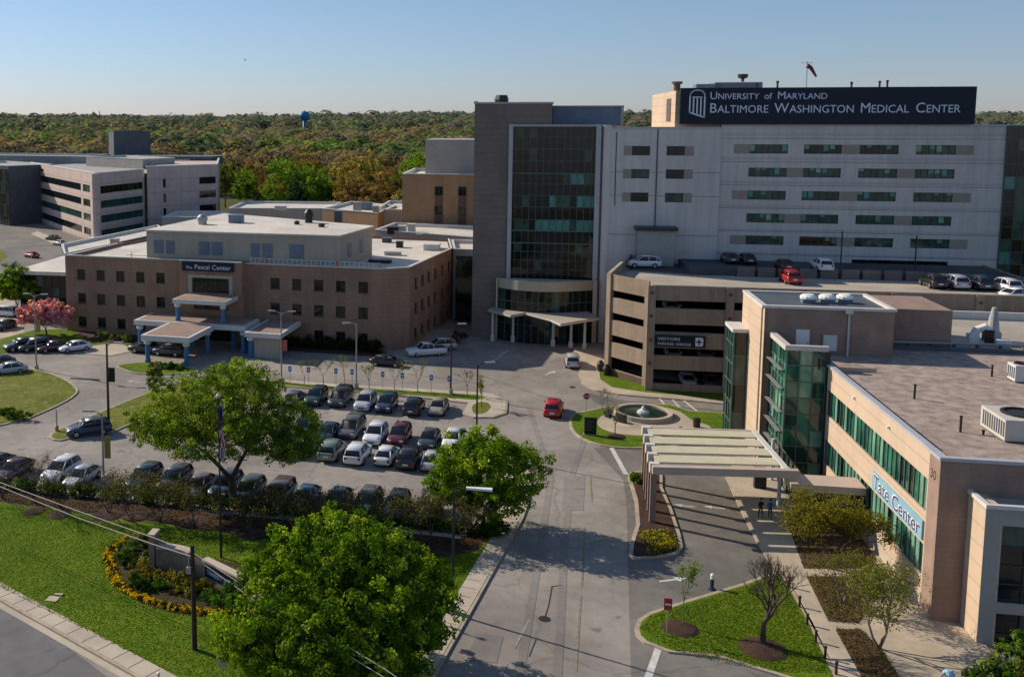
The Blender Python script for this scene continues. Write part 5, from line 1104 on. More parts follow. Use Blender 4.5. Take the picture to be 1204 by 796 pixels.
AY=85.1   # nose away from the camera; AY+180 nose towards it
g1='cars in the back row of the parking lot'; g2='cars in the double row of the parking lot'; g3='cars in the front row behind the hedge'
def pc(px,py,kind,color,deg,label,group=None,cat=None,z=0.03,zc=.8):
    p=gp(px,py,z+zc); p.z=z; return park(p,kind,color,deg,label,group,cat)
for a in [(347,466,'sedan','grey',AY,'grey car at the left end of the back parking row'),(372,465,'suv','green',AY+180,'dark green SUV second from left in the back parking row'),(401,466,'van','dark',AY+180,'dark minivan third from left in the back parking row'),(430,471,'suv','silver',AY+180,'silver SUV fourth in the back parking row'),(455,473,'suv','navy',AY+180,'dark navy SUV right of the silver one in the back row'),(487,476,'suv','black',AY,'black SUV with red tail lamps, second from right in the back row'),(516,476,'sedan','tan',AY+180,'champagne car at the right end of the back parking row')]: pc(*a,g1)
for a in [(331,499,'sedan','dark',AY+180,'dark car at the left end of the middle row under the spreading tree'),(358,501,'suv','green',AY+180,'dark green SUV beside the spreading tree in the middle row'),(386,506,'sedan','navy',AY+180,'navy car left of the big grey SUV in the middle row'),(414,501,'van','grey',AY+180,'large grey SUV in the middle row'),(442,509,'suv','white',AY+180,'white SUV behind the two white cars in the middle row'),(470,510,'suv','maroon',AY+180,'dark maroon SUV in the middle row'),(505,513,'sedan','dark',AY+180,'dark car right of the maroon SUV in the middle row'),(533,513,'sedan','white',AY+180,'white topped car partly behind the right hand tree'),
          (333,522,'sedan','grey',AY,'grey car at the left end of the near half of the double row'),(360,522,'sedan','silver',AY,'silver car at the edge of the spreading tree crown'),(391,527,'suv','lgreen',AY,'grey green SUV left of the two white cars'),(421,531,'suv','white',AY,'white hatchback, left one of the two white cars'),(455,532,'sedan','white',AY,'white car, right one of the two white cars'),(482,536,'suv','black',AY,'black SUV right of the two white cars'),(509,538,'sedan','silver',AY,'silver car at the right end of the near half of the double row')]: pc(*a,g2)
for a in [(-8,543,'sedan','grey',AY+175,'grey car cut off by the left picture edge'),(17,549,'sedan','plum',AY+180,'plum coloured car at the left end of the row behind the hedge'),(72,551,'suv','white',AY+180,'white SUV behind the bare shrub at the left of the hedge row'),(97,557,'sedan','silver',AY+180,'silver car right of the white SUV in the hedge row'),(170,560,'suv','green',AY+180,'dark green SUV with glinting headlights in the hedge row'),(206,562,'suv','dark',AY+180,'dark SUV right of the green one in the hedge row'),(235,568,'sedan','grey',AY+180,'grey car left of the spreading tree trunk'),(266,569,'suv','navy',AY+180,'navy SUV beside the spreading tree trunk'),(293,576,'suv','green',AY+180,'bottle green SUV right of the spreading tree trunk'),(327,581,'van','brown',AY+180,'brown minivan in the hedge row'),(359,582,'sedan','blue',AY+180,'blue grey car in the hedge row'),(397,585,'sedan','navy',AY+180,'low navy car behind the big front tree'),(432,590,'suv','brown',AY+180,'brown SUV behind the top of the big front tree'),(466,594,'suv','black',AY+180,'black SUV second from right in the hedge row'),(504,598,'van','grey',AY+180,'grey minivan at the right end of the hedge row')]: pc(*a,g3)
pc(104,502,'suv','navy',AY+128,'dark navy SUV parked alone at the median tip')
gl_='cars parked by the pink tree'
pc(24,405,'suv','black',180+45,'black SUV, leftmost of the cars by the pink tree',gl_); pc(41,405,'van','dark',180+45,'dark minivan second from left by the pink tree',gl_); pc(62,406,'sedan','maroon',180+45,'dark red car in front of the pink tree',gl_); pc(88,406,'sedan','white',180+45,'white car right of the dark red one by the pink tree',gl_)
pc(10,432,'sedan','silver',180+35,'silver car at the left edge above the round lawn'); pc(-3,424,'sedan','dark',180+35,'dark car cut by the left edge behind the silver one')
pc(6,381,'sedan','dark',180+80,'dark car at the left edge below the green tree'); pc(13,345,'sedan','red',120,'red car half hidden by the green tree at the left'); pc(5,366,'van','white',170,'white van roof at the left edge by the green tree')
pc(37,299,'sedan','red',150,'small red car in the far lot at the left'); pc(62,279,'sedan','black',165,'black car at the far office kerb'); pc(70,285,'sedan','silver',150,'silver car at the far office kerb')
pc(174,408,'pickup','black',180-6,'black pickup truck under the portico roof'); pc(199,411,'suv','dark',180-6,'dark SUV behind the pickup under the portico roof')
pc(455,423,'sedan','black',AY-92,'black car driving past the brown brick building'); pc(501,411,'pickup','white',25+180,'white pickup truck in the shade at the brick corner'); pc(517,405,'suv','silver',25+180,'silver SUV behind the white pickup truck')
pc(651,478,'suv','red',84,'red SUV driving on the main drive'); pc(673,423,'suv','silver',90,'silver SUV below the tower canopy')
gd='cars on the garage roof deck'
for px,py,kind,colr,deg,lab in ((757,308,'suv','white',182,'white SUV on the garage roof by the stair house'),(770,303,'van','black',182,'black van behind the white SUV on the garage roof'),(929,325,'suv','red',92,'red SUV on the garage roof deck'),(966,311,'suv','white',92,'white SUV behind the low barriers on the garage roof'),(858,302,'sedan','dark',92,'dark car in hospital shade, left one of two on the deck'),(878,303,'sedan','black',92,'dark car in hospital shade, right one of two on the deck'),(922,310,'sedan','maroon',92,'dark red car in hospital shade near the barriers'),(1097,330,'suv','black',92,'black SUV left of the row on the garage deck right side'),(1110,328,'sedan','brown',92,'brown car second in the row on the deck right side'),(1123,331,'suv','silver',92,'silver SUV in the row on the deck right side'),(1137,329,'sedan','black',92,'black car between silver and navy cars on the deck'),(1151,332,'suv','navy',92,'navy SUV in the row on the deck right side'),(1181,335,'suv','white',100,'white SUV at the right end of the deck row'),(1199,345,'sedan','white',20,'white car cut by the right edge on the garage deck')):
    pc(px,py,kind,colr,deg,lab,gd,z=12.86 if (py<316 and px>800) else 12.03)
gi='cars inside the garage levels'
for x,z,kind,colr,deg,lab in ((18.0,9.2,'sedan','white',90,'white car inside the top garage level'),(20.3,.05,'sedan','white',90,'white car in the left bay of the garage ground level'),(27.5,.05,'suv','silver',90,'silver SUV in the garage ground level behind the column'),(18.4,3.4,'sedan','white',90,'white car on the second garage level above ground'),(22.2,3.4,'sedan','silver',90,'silver car right of the white one on the second garage level'),(23.0,.05,'sedan','grey',90,'grey car in the garage ground level')):
    park(Vector((x,127.2,z)),kind,colr,deg+180,lab,gi)
# ================================================================== STREET FURNITURE
def light_pole(px,py,h,label,arms=((1,0),),m='metal',banner=None,basez=.03,r=.11,head='cobra',group='light poles of the campus'):
    c=gp(px,py,basez); t=thing('light_pole',label,'light pole',(c.x,c.y,basez),0,group)
    mb=MB(); mb.tube([(c.x,c.y,basez),(c.x,c.y,basez+h)],[r,r*.65],8); obj('pole',mb,M[m],t)
    mb=MB(); mb.lathe((c.x,c.y,basez),[(.28,0),(.28,.55),(.2,.6)],10); obj('footing',mb,M['concrete' if m!='brownpole' else 'darkmetal'],t)
    for dx,dy in arms:
        mb=MB(); e=Vector((c.x+dx*.8,c.y+dy*.8,basez+h+.12)); mb.tube([(c.x,c.y,basez+h-.3),(c.x+dx*.35,c.y+dy*.35,basez+h+.02),e],.05,5); ar=obj('arm',mb,M[m],t)
        mb=MB(); d=Vector((dx,dy,0)).normalized(); n_=Vector((-d.y,d.x,0)); a=e; b=e+d*(1.0 if head!='bar' else 1.7)
        w=.2; mb.prism([(a-n_*w*.6).xy,(b-n_*w).xy,(b+n_*w).xy,(a+n_*w*.6).xy],e.z-.05,e.z+.09,bottom=True); obj('lamp_head',mb,M['white' if head=='bar' else 'metal'],ar)
    if banner:
        z0,z1,bm,sz=banner; mb=MB(); mb.box(c.x+.14,c.y-.02,basez+z0,c.x+.14+sz,c.y+.02,basez+z1); mb.tube([(c.x,c.y,basez+z1+.02),(c.x+.2+sz,c.y,basez+z1+.02)],.025,4); obj('banner',mb,M[bm],t)
    return t
light_pole(532,719,8.5,'tall street light with long white head by the front pavement',((1,0),),'darkmetal',head='bar',basez=.17)
light_pole(43,434,9.9,'street light in front of the pink tree',((1,.2),(-.9,.2)),banner=(5.0,6.6,'yellowsign',.6))
light_pole(128,505,9.3,'thick lamp post with black box at the median by the lone SUV',((1,0),),'darkmetal',basez=.17,r=.16,banner=(5.2,6.7,'black',.7))
light_pole(122,566,6.4,'slim pole with brown banner behind the hedge',((-1,0),),'metal',banner=(2.2,4.2,'yellowsign',.6),basez=.17)
light_pole(331,449,8.8,'double headed lamp post with red banner at the planted strip',((1,.3),(-1,.3)),basez=.17,banner=(4.0,5.3,'banner',.6))
light_pole(419,456,8.0,'lamp post in the middle of the planted strip',((-.8,-.3),),basez=.17)
light_pole(530,463,8.4,'lamp post at the right end of the planted strip',((.9,.2),),'darkmetal',basez=.17)
light_pole(560,533,9.0,'lamp post rising behind the right hand tree',((.9,.4),),'darkmetal')
light_pole(1075,347,4.6,'lamp post on the garage roof deck, right one',((.7,.0),),'darkmetal',basez=12.,group=None) if False else None
for px,py,lab in ((988,318,'left lamp post on the garage roof barrier'),(1075,325,'right lamp post on the garage roof barrier')):
    c=gp(px,py,12.0); t=thing('light_pole',lab,'light pole',(c.x,c.y,12.0),0,'lamp posts on the garage roof'); mb=MB(); mb.tube([(c.x,c.y,12.0),(c.x,c.y,17.5)],.09,6); obj('pole',mb,M['darkmetal'],t); mb=MB(); mb.box(c.x-.7,c.y-.15,17.5,c.x+.1,c.y+.15,17.65); obj('lamp_head',mb,M['metal'],t)
c=gp(67,508); t=thing('marker_post','short grey post at the tip of the left median','post',(c.x,c.y,.17)); mb=MB(); mb.tube([(c.x,c.y,.1),(c.x,c.y,2.4)],.07,6); obj('post',mb,M['metal'],t); mb=MB(); mb.lathe((c.x,c.y,.15),[(.2,0),(.18,.5),(.1,.55)],8); obj('base',mb,M['yellowsign'],t)
# flagpole
c=gp(260,655,.2); FP=thing('flagpole','tall flagpole with a furled striped flag on the front lawn','flagpole',(c.x,c.y,.2))
mb=MB(); tip=(c.x-.05,c.y,12.5); mb.tube([(c.x,c.y,.2),tip],[.1,.05],8); obj('pole',mb,M['darkmetal'],FP); mb=MB(); mb.lathe((tip[0],tip[1],12.5),[(.05,0),(.18,.12),(.18,.22),(.05,.34)],10); obj('finial',mb,M['foam'],FP)
mb=MB(); n=16
for i in range(n):
    z=12.0-i*.27; w=.16+.12*math.sin(i*.7)+.02*i; z2=z-.27; w2=.16+.12*math.sin((i+1)*.7)+.02*(i+1)
    for k in range(5):
        a0=w*k/5; a1=w*(k+1)/5; b0=w2*k/5; b1=w2*(k+1)/5; y=lambda s,i=i: c.y-.05-.08*math.sin(s*20+i)
        mb.quad((c.x+.05+b0,y(b0),z2),(c.x+.05+b1,y(b1),z2),(c.x+.05+a1,y(a1),z),(c.x+.05+a0,y(a0),z),0 if i<7 and k<4 else (1 if (k+i//3)%2 else 2))
obj('flag',mb,[mat('flag_blue',(.02,.025,.10),.8,.2),mat('flag_red',(.28,.03,.05),.8,.2),mat('flag_white',(.5,.48,.5),.8,.1)],FP)
# utility pole and wires
c=gp(229,763,.19); UPo=thing('utility_pole','dark wooden utility pole on the front lawn carrying the overhead cables','utility pole',(c.x,c.y,.19))
mb=MB(); mb.tube([(c.x,c.y,0),(c.x-.05,c.y,6.95)],[.17,.13],10); obj('pole',mb,M['brownpole'],UPo); mb=MB(); mb.box(c.x-.45,c.y-.1,5.1,c.x-.1,c.y+.12,5.5); mb.tube([(c.x-.3,c.y,5.5),(c.x-.3,c.y,6.1)],.05,5); obj('cable_clamp',mb,M['metal'],UPo)
pd=Vector((.872,-.489)); U0=c.xy.copy(); 
def onplane(px,py,off=0):
    d=ray(px,py); n_=Vector((-pd.y,pd.x)); o=U0+n_*off; t=(o.x*n_.x+o.y*n_.y)/(d.x*n_.x+d.y*n_.y); return Vector((d.x*t,d.y*t,CH+d.z*t))
for off,pxs,lab in ((0.,((-60,552),(0,572),(90,608),(178,639),(228,655),(300,706),(380,752),(453,797),(520,845)),'lower of the two pale overhead cables across the front lawn'),(.25,((-60,548),(0,567),(90,600),(178,631),(226,649),(300,697),(380,742),(455,788),(530,840)),'upper of the two pale overhead cables across the front lawn')):
    mb=MB(); pts=[onplane(x,y,off) for x,y in pxs]; mb.tube(pts,.027,5); tag(obj('overhead_cable',mb,M['wire'],at=tuple(pts[4])),lab,'cable',group='overhead cables')
# signs
def post_sign(name,px,py,h,label,cat,shape,m,base=.17,w=.38,group=None,facing=-1):
    c=gp(px,py,base); t=thing(name,label,cat,(c.x,c.y,base),0,group); mb=MB(); mb.tube([(c.x,c.y,base-.05),(c.x,c.y,base+h)],.035,5); obj('post',mb,M['metal'],t)
    mb=MB(); zc=base+h-w*.55
    if shape=='oct': P=[(w*math.cos(R(22.5+45*k)),w*math.sin(R(22.5+45*k))) for k in range(8)]
    else: P=[(-w*.5,-w*.8),(w*.5,-w*.8),(w*.5,w*.8),(-w*.5,w*.8)]
    n=len(P); mb.add([(c.x+x,c.y-.06,zc+z) for x,z in P]+[(c.x+x,c.y-.04,zc+z) for x,z in P],[tuple(range(n)),tuple(reversed(range(n,2*n)))]+[(i,n+i,n+(i+1)%n,(i+1)%n) for i in range(n)]); pl=obj('plate',mb,M[m],t); return t,pl,c,zc
t,pl,c,zc=post_sign('stop_sign',689,485,2.1,'red octagonal stop sign at the fountain island','sign','oct','red')
obj('lettering',text_line([('STOP',.28)],(c.x-.3,c.y-.064,zc-.1),(1,0,0),.6),M['white'],pl)
t,pl,c,zc=post_sign('warning_sign',784,747,2.4,'small red sign on a post at the tip of the triangular lawn','sign','rect','red',w=.5); mb=MB(); mb.box(c.x-.18,c.y-.07,zc-.05,c.x+.18,c.y-.062,zc+.05); obj('bar',mb,M['white'],pl)
post_sign('street_sign',262,796,1.5,'small grey sign seen from behind on the front lawn','sign','rect','metal',w=.62,base=.2)
for i,(x,y) in enumerate(((341,450),(363,451),(395,452.5),(414,453.5),(450,456.5),(473,458),(507,460.5),(528,462))):
    nm=('first','second','third','fourth','fifth','sixth','seventh','eighth')[i]; t,pl,c,zc=post_sign('parking_sign',x,y,2.0,'blue parking sign on the planted strip, %s from the left'%nm,'sign','rect','blue',w=.42,group='blue parking signs along the planted strip')
    mb=MB(); mb.box(c.x-.1,c.y-.066,zc-.12,c.x+.1,c.y-.062,zc+.14); obj('symbol',mb,M['letter'],pl)
for i,(x,y) in enumerate(((928,690),(940,713),(949,734),(959,754),(970,773),(983,792))):
    c=gp(x,y,.17); nm=('farthest','second','third','fourth','fifth','nearest')[i]; mb=MB(); mb.lathe((c.x,c.y,.12),[(.08,0),(.08,.7),(.1,.72),(.1,.8),(.04,.84)],10); tag(obj('bollard',mb,M['darkmetal'],at=(c.x,c.y,.12)),'dark bollard along the walkway beside the triangular lawn, %s'%(nm+(' from the far end' if i in(1,2,3,4) else ' one')),'bollard',group='bollards along the walkway')
c=gp(837,693,.02); t=thing('marker_post','dark post with white top at the kerb above the triangular lawn','post',(c.x,c.y,.02)); mb=MB(); mb.lathe((c.x,c.y,.02),[(.26,0),(.26,.08),(.13,.15),(.13,.8)],10); obj('post',mb,mat('navy_post',(.015,.03,.06),.5,.1),t); mb=MB(); mb.lathe((c.x,c.y,.82),[(.14,0),(.14,.3),(.07,.38)],10); obj('top',mb,M['white'],t)
for (x,y,lab) in ((706,436,'dark shrub tub at the garage corner, left one'),(713,441,'dark round planter at the garage corner, right one')):
    c=gp(x,y,.17); mb=MB(); mb.lathe((c.x,c.y,.17),[(.4,0),(.5,.8),(.52,.9),(.3,1.3),(.1,1.45)],12); tag(obj('planter',mb,M['darkmetal'],at=(c.x,c.y,.17)),lab,'planter')
# street lamp seen from above at the bottom right
c=gp(1113,790,3.); t=thing('wall_lamp','curved grey lamp head in front of the tan bay at the bottom edge','lamp',(c.x,c.y,0)); mb=MB(); mb.tube([(c.x-.6,c.y-.3,-1),(c.x-.6,c.y-.3,2.2),(c.x-.35,c.y-.25,2.9),(c.x,c.y,3.05)],.07,6); obj('pole',mb,M['metal'],t); mb=MB(); mb.lathe((c.x+.1,c.y,2.85),[(.3,0),(.32,.1),(.15,.3)],10); obj('lamp_head',mb,M['lightblue'],t)
# round valve cover, drains
c=gp(62,704,.2); mb=MB(); mb.box(c.x-.4,c.y-.35,.19,c.x+.4,c.y+.35,.24); mb.box(c.x-.15,c.y+.5,.19,c.x+.45,c.y+.7,.3); tag(obj('utility_cover',mb,M['concrete'],at=(c.x,c.y,.2)),'pale concrete utility cover set in the front lawn','cover')
def manhole(px,py,lab):
    c=gp(px,py,.05); mb=MB(); mb.lathe((c.x,c.y,.03),[(.4,0),(.4,.015)],16); tag(obj('manhole_cover',mb,M['darkmetal'],at=(c.x,c.y,.03)),lab,'manhole cover')
manhole(673,455,'dark manhole cover on the drive below the tower canopy'); manhole(640,727,'dark manhole cover on the main drive near the front')
mb=MB(); c=gp(100,446); mb.box(c.x-2.0,c.y-.3,.03,c.x+2.0,c.y+.3,.05); tag(obj('drain_grate',mb,M['darkmetal'],at=(c.x,c.y,.03)),'long dark drain grate in the drive right of the round lawn','drain')
# ================================================================== PEOPLE
def person(base,deg,shirt,pants,label,hairc='hair',walk=.18,h=1.74,arm=.12):
    t=thing('person',label,'person',base,R(deg))
    V=[];E_=[];Rd=[]
    def v(p,r): V.append(p); Rd.append(r); return len(V)-1
    def e(a,b): E_.append((a,b))
    pel=v((0,0,.93),.135); sp1=v((0,0,1.12),.125); ch=v((0,.01,1.32),.155); nk=v((0,0,1.47),.062); hd0=v((0,-.01,1.55),.07); hd=v((0,-.025,1.65),.098); hd2=v((0,-.015,1.72),.075)
    nose=v((0,-.12,1.635),.018)
    for a,b in ((pel,sp1),(sp1,ch),(ch,nk),(nk,hd0),(hd0,hd),(hd,hd2),(hd,nose)): e(a,b)
    for s in (1,-1):
        w=walk*s; hip=v((.09*s,0,.86),.10); kn=v((.10*s,-w*.5-.02,.48),.065); an=v((.10*s,-w+.03,.09),.042); toe=v((.11*s,-w-.13,.035),.035)
        for a,b in ((pel,hip),(hip,kn),(kn,an),(an,toe)): e(a,b)
        sh=v((.185*s,0,1.38),.058); el=v((.24*s,arm*s*.6+.02,1.1),.042); wr=v((.25*s,arm*s-.08,.87),.028); pm=v((.252*s,arm*s-.1,.81),.03)
        for a,b in ((ch,sh),(sh,el),(el,wr),(wr,pm)): e(a,b)
        for k in range(4):
            f1=v((.25*s+(.0),arm*s-.135+k*.022,.765-(.004*abs(k-1.5))),.0095); f2=v((.243*s,arm*s-.135+k*.022,.725-(.006*abs(k-1.5))),.008); e(pm,f1); e(f1,f2)
        th=v((.235*s,arm*s-.145,.80),.011); t2=v((.23*s,arm*s-.16,.765),.009); e(pm,th); e(th,t2)
    me=bpy.data.meshes.new('body'); me.from_pydata(V,E_,[]); o=bpy.data.objects.new('body',me); COL.objects.link(o)
    md=o.modifiers.new('s','SKIN'); 
    for i,sv in enumerate(me.skin_vertices[0].data): sv.radius=(Rd[i],Rd[i]*.85); sv.use_root=(i==0)
    md.branch_smoothing=.3; sb_=o.modifiers.new('d','SUBSURF'); sb_.levels=1; sb_.render_levels=1
    dg=bpy.context.evaluated_depsgraph_get(); nm=bpy.data.meshes.new_from_object(o.evaluated_get(dg)); bpy.data.objects.remove(o)
    nm.name='body'; nm.materials.clear()
    for m_ in (M['skin'],shirt,pants,M['black']): nm.materials.append(m_)
    for p in nm.polygons:
        z=p.center.z; x=abs(p.center.x); p.use_smooth=True
        p.material_index=0 if z>1.47 or (x>.19 and z<1.08) else (1 if z>.96 or x>.19 else (3 if z<.09 else 2))
    nm.transform(Matrix.Scale(h/1.78,4)); b=bpy.data.objects.new('body',nm); COL.objects.link(b); b.parent=t
    mb=MB(); k=h/1.78; mb.lathe((0,.005*k,1.66*k),[(.098*k,-.02*k),(.11*k,.03*k),(.095*k,.09*k),(.05*k,.125*k)],12); o=bpy.data.meshes.new('hair'); o.from_pydata([tuple(q) for q in mb.v],[],mb.f); link('hair',o,M[hairc],t,True)
    return t
cl=lambda n,c: mat(n,c,.85,.2,world=False)
person(gp(894,609,.17),190,cl('dark_jacket',(.02,.02,.025)),cl('dark_trousers',(.025,.022,.03)),'person in dark clothes standing under the canopy, left of the one in blue')
person(gp(905,610,.17),170,cl('blue_shirt',(.03,.12,.35)),cl('navy_trousers',(.015,.02,.035)),'person in a blue top standing beside the canopy column')
person(gp(187,824,.17),60,cl('pink_shirt',(.5,.3,.35)),cl('grey_trousers',(.08,.08,.09)),'person with white cap at the bottom edge on the front pavement',hairc='white')
# ================================================================== VEGETATION
tree('broadleaf_tree','largest bright green tree in the front lawn beside the drive','tree',gp(403,783,.2),[(0,0,5.0,5.4,5.4,3.4),(-3.6,-1.6,3.9,3.5,3.6,2.7),(3.2,.0,4.5,3.4,3.6,2.8),(-.2,.8,6.9,2.7,2.7,2.2),(3.0,-3.0,3.2,2.8,2.8,2.),(-4.9,-2.2,2.3,2.0,2.0,1.5),(-3.2,-3.6,3.0,2.8,2.8,1.9),(0,-4.2,3.2,2.8,2.6,2.1),(1.8,1.5,6.2,2.1,2,1.8)],1250,92,.52,.10,GREEN,.34,11,nl=40)
tree('spreading_tree','wide spreading green tree standing in the hedge row of the parking lot','tree',gp(277,592,.2),[(-1.2,0,8.6,5.6,5.0,2.9),(-5.4,.5,6.9,3.8,3.4,2.2),(3.8,0,6.9,3.6,3.6,2.3),(-2.2,-.6,6.4,5.0,4.2,1.8),(0,1,10.3,3.,3.,1.8),(-7.4,0,6.2,2.1,2,1.3),(5.6,0,5.6,1.8,2,1.2)],1500,58,.50,.085,GREENB,.42,23,nl=60,split=.3)
tree('broadleaf_tree','medium green tree at the corner of the parking lot and the drive','tree',gp(568,617,.2),[(0,0,4.6,3.7,3.5,2.9),(2.7,.4,4.4,2.5,2.6,2.2),(-2.5,0,4.0,2.5,2.4,2.0),(0,0,6.2,2.5,2.2,1.6),(.6,-1,2.4,2.4,2.0,1.5)],520,72,.52,.105,GREEN,.2,31,nl=30)
tree('green_tree','round green tree at the left edge above the pink tree','tree',gp(22,372),[(0,0,6,3.2,3.2,2.6),(1.5,0,4.6,2.2,2.2,1.8),(-1.6,0,4.8,2.,2.,1.8)],200,40,.6,.2,GREEN,.18,41)
tree('blossom_tree','pink blossoming tree beside the brown brick building','tree',gp(55,394),[(-1.8,0,3.4,2.6,2.4,1.5),(1.6,0,3.3,2.8,2.4,1.4),(0,.4,4.2,2.2,2.,1.1),(-3.4,0,2.6,1.5,1.5,.9)],230,40,.45,.16,[(.66,.27,.35),(.78,.42,.48),(.44,.15,.21),(.70,.33,.40)],.14,43,nl=20)
tree('young_tree','small conical young tree on the grassy median','tree',gp(183,466,.17),[(0,0,2.2,1.0,1.0,1.5),(0,0,3.2,.6,.6,.9)],70,34,.35,.13,[(.17,.22,.05),(.24,.27,.08),(.12,.15,.04)],.08,45,nl=10)
OL=[(.20,.18,.022),(.14,.13,.018),(.26,.22,.035)]
bare_tree('olive_tree','fine leaved olive green tree in the shaded bed by the entrance','tree',gp(978,668,.2),5.8,1.35,51,6,.14,3,leaf=OL,nleaf=11500,lsize=.07,bark='bark')
bare_tree('budding_tree','pale budding tree with bare limbs in the bed below the wall sign','tree',gp(1034,762,.2),5.4,1.5,53,6,.12,3,leaf=[(.17,.18,.03),(.24,.24,.05),(.11,.12,.02)],nleaf=4200,lsize=.07,bark='bark_pale')
bare_tree('budding_tree','smaller budding tree between the olive tree and the wall sign tree','tree',gp(992,712,.2),4.2,1.5,54,6,.09,3,leaf=[(.17,.18,.03),(.12,.11,.03)],nleaf=3000,lsize=.065,bark='bark_pale')
bare_tree('bare_tree','dark leafless tree in a mulch ring on the triangular lawn','tree',gp(897,757,.2),5.9,1.15,66,7,.14,1,bark='bark',clear=.17)
bare_tree('sapling','slender green sapling in a mulch ring on the triangular lawn','sapling',gp(802,735,.2),4.2,.45,59,4,.04,1,leaf=[(.14,.22,.02)],nleaf=650,lsize=.06,bark='bark_pale')
bare_tree('bare_tree','thin leafless tree in a mulch ring beside the fountain','tree',gp(723,512,.2),3.6,.9,61,6,.05,1,bark='bark_pale'); bare_tree('bare_tree','thin leafless tree at the back of the fountain island','tree',gp(712,490,.2),3.2,.9,62,6,.05,2,bark='bark_pale')
tree('shrub','tall leafy shrub at the bottom right corner in front of the tan bay','shrub',gp(1196,858,-1.5),[(0,0,3.4,2.0,1.6,1.9),(-1.2,0,2.4,1.5,1.4,1.5),(1.5,0,4.3,1.4,1.3,1.1)],150,40,.4,.12,[(.05,.10,.012),(.10,.16,.02),(.16,.2,.03)],.1,63)
yt='young trees on the planted strip'
for i,(x,y) in enumerate(((358,451.5),(380,453),(405,454),(434,456),(464,458),(491,460),(549,463))):
    nm=('first','second','third','fourth','fifth','sixth','last')[i]
    bare_tree('young_tree','thin young tree on the planted strip, %s from the left'%nm if i<6 else 'thin young tree at the right end of the planted strip','tree',gp(x,y,.18),2.9+.4*(i%3),.9,70+i,4,.04,1,yt,leaf=[(.14,.15,.04)],nleaf=90+40*(i%2),lsize=.09,bark='bark_pale')
bare_tree('sapling','green sapling in the oval bed at the right end of the back row','sapling',gp(566,478,.18),3.4,.5,79,4,.04,1,leaf=[(.13,.18,.03)],nleaf=350,lsize=.08)
# leafless multi-stem trees in the mulch strip (each with its own shape)
cm='leafless multi stemmed trees in the mulch strip'
desc=['behind the plum coloured car, left edge','in front of the white SUV','left of the brown banner pole','right of the brown banner pole','in front of the glinting green SUV','between two dark SUVs','left of the flagpole','right of the flagpole','in front of the brown minivan','in front of the blue grey car','behind the top of the big front tree','right of the big front tree top','in front of the black SUV at right','near the right end of the hedge row','closest to the drive pavement']
for i,(x,y,h) in enumerate(((3,586,4.2),(42,592,4.6),(72,598,4.4),(128,604,3.8),(155,612,4.2),(188,614,3.8),(228,620,4.1),(290,628,3.8),(322,632,4.),(352,634,3.6),(395,640,4.5),(425,640,4.2),(458,640,4.2),(500,640,4.0),(545,636,3.6))):
    bare_tree('bare_tree','leafless multi stemmed tree '+desc[i],'tree',gp(x,y,.2),h,1.15,100+i,5,.075,4,cm,bark='bark' ,leaf=([(.12,.09,.05),(.10,.11,.03)] if i>1 else None),nleaf=(1500 if i>3 else 350),lsize=.075,clear=.28)
# hedge of clipped shrubs
def bush(name,label,base,rx,ry,h,cols,seed,group=None,n=26,leaf=.09,cat='shrub'):
    V,T,C=crown(seed,[(0,0,h*.45,rx,ry,h*.5)],n,44,min(rx,h)*.42,leaf,cols,.8,.3); o=link(name,quads_mesh(name,V,T),M['leaf']); o.location=base; return tag(o,label,cat,group)
hg=[]
for i in range(17):
    t_=i/16; x=-12+t_*590; y=574+12*t_ +34*t_
    hg.append((x,y if x<130 else 586+(x-130)*.094))
hn=['leftmost','second','third','fourth','fifth','sixth','seventh','eighth','ninth','tenth','eleventh','twelfth','thirteenth','fourteenth','fifteenth','sixteenth','rightmost']
for i,(x,y) in enumerate(hg): bush('hedge_shrub','clipped hedge shrub along the parking lot kerb, %s'%(hn[i]+(' from the left' if 0<i<16 else ' one')),gp(x,y,.2),1.25,.6,1.05,[(.05,.09,.012),(.035,.07,.01),(.08,.12,.02)],200+i,'clipped hedge along the parking lot',30,.1)
# bed shrubs
sh=[(152,648,.8,.8,'green mound shrub at the upper left of the flower bed',1),(168,640,.6,.6,'small green shrub left of the stone pillar',1),(150,662,.75,.9,'dark green shrub at the left of the flower bed',0),(176,660,.55,.7,'greyish green shrub beside the stone pillar',1),(170,672,.9,.8,'ochre green shrub below the stone pillar',2),(162,680,.6,.5,'small ochre shrub at the left inner edge of the bed',2),(184,680,.6,.5,'ochre shrub right below the stone pillar',2),(161,690,.6,.8,'deep green shrub at the lower left of the bed',0),(183,692,.9,.8,'dark round shrub in the lower middle of the bed',0),(208,688,.85,.85,'gold green shrub in front of the curved wall',2),(220,697,.8,.6,'low gold shrub left of the utility pole',2),(238,694,.7,.6,'gold shrub right of the utility pole',2),(252,708,.9,.8,'wide green shrub right of the utility pole',0),(276,709,.9,.8,'wide green shrub below the sign lettering',0),(294,702,.7,.9,'pale green shrub at the right of the sign lettering',1)]
pal=[[(.03,.07,.01),(.05,.10,.015),(.08,.13,.02)],[(.08,.13,.03),(.11,.15,.05),(.05,.09,.02)],[(.18,.15,.02),(.13,.13,.02),(.22,.19,.04)]]
for i,(x,y,r,h,lab,k) in enumerate(sh): bush('shrub',lab,gp(x,y,.2),r,r*.8,h*1.1,pal[k],300+i,None,22,.08)
for i,(x,y) in enumerate(((118,397),(126,396),(135,399),(149,401))): bush('shrub','small white green shrub by the brick wall near the pink tree, %s from the left'%('first','second','third','last')[i],gp(x,y,.08),.8,.7,.9,[(.16,.20,.08),(.10,.14,.04)],330+i,'shrubs by the brick wall near the pink tree',16,.12)
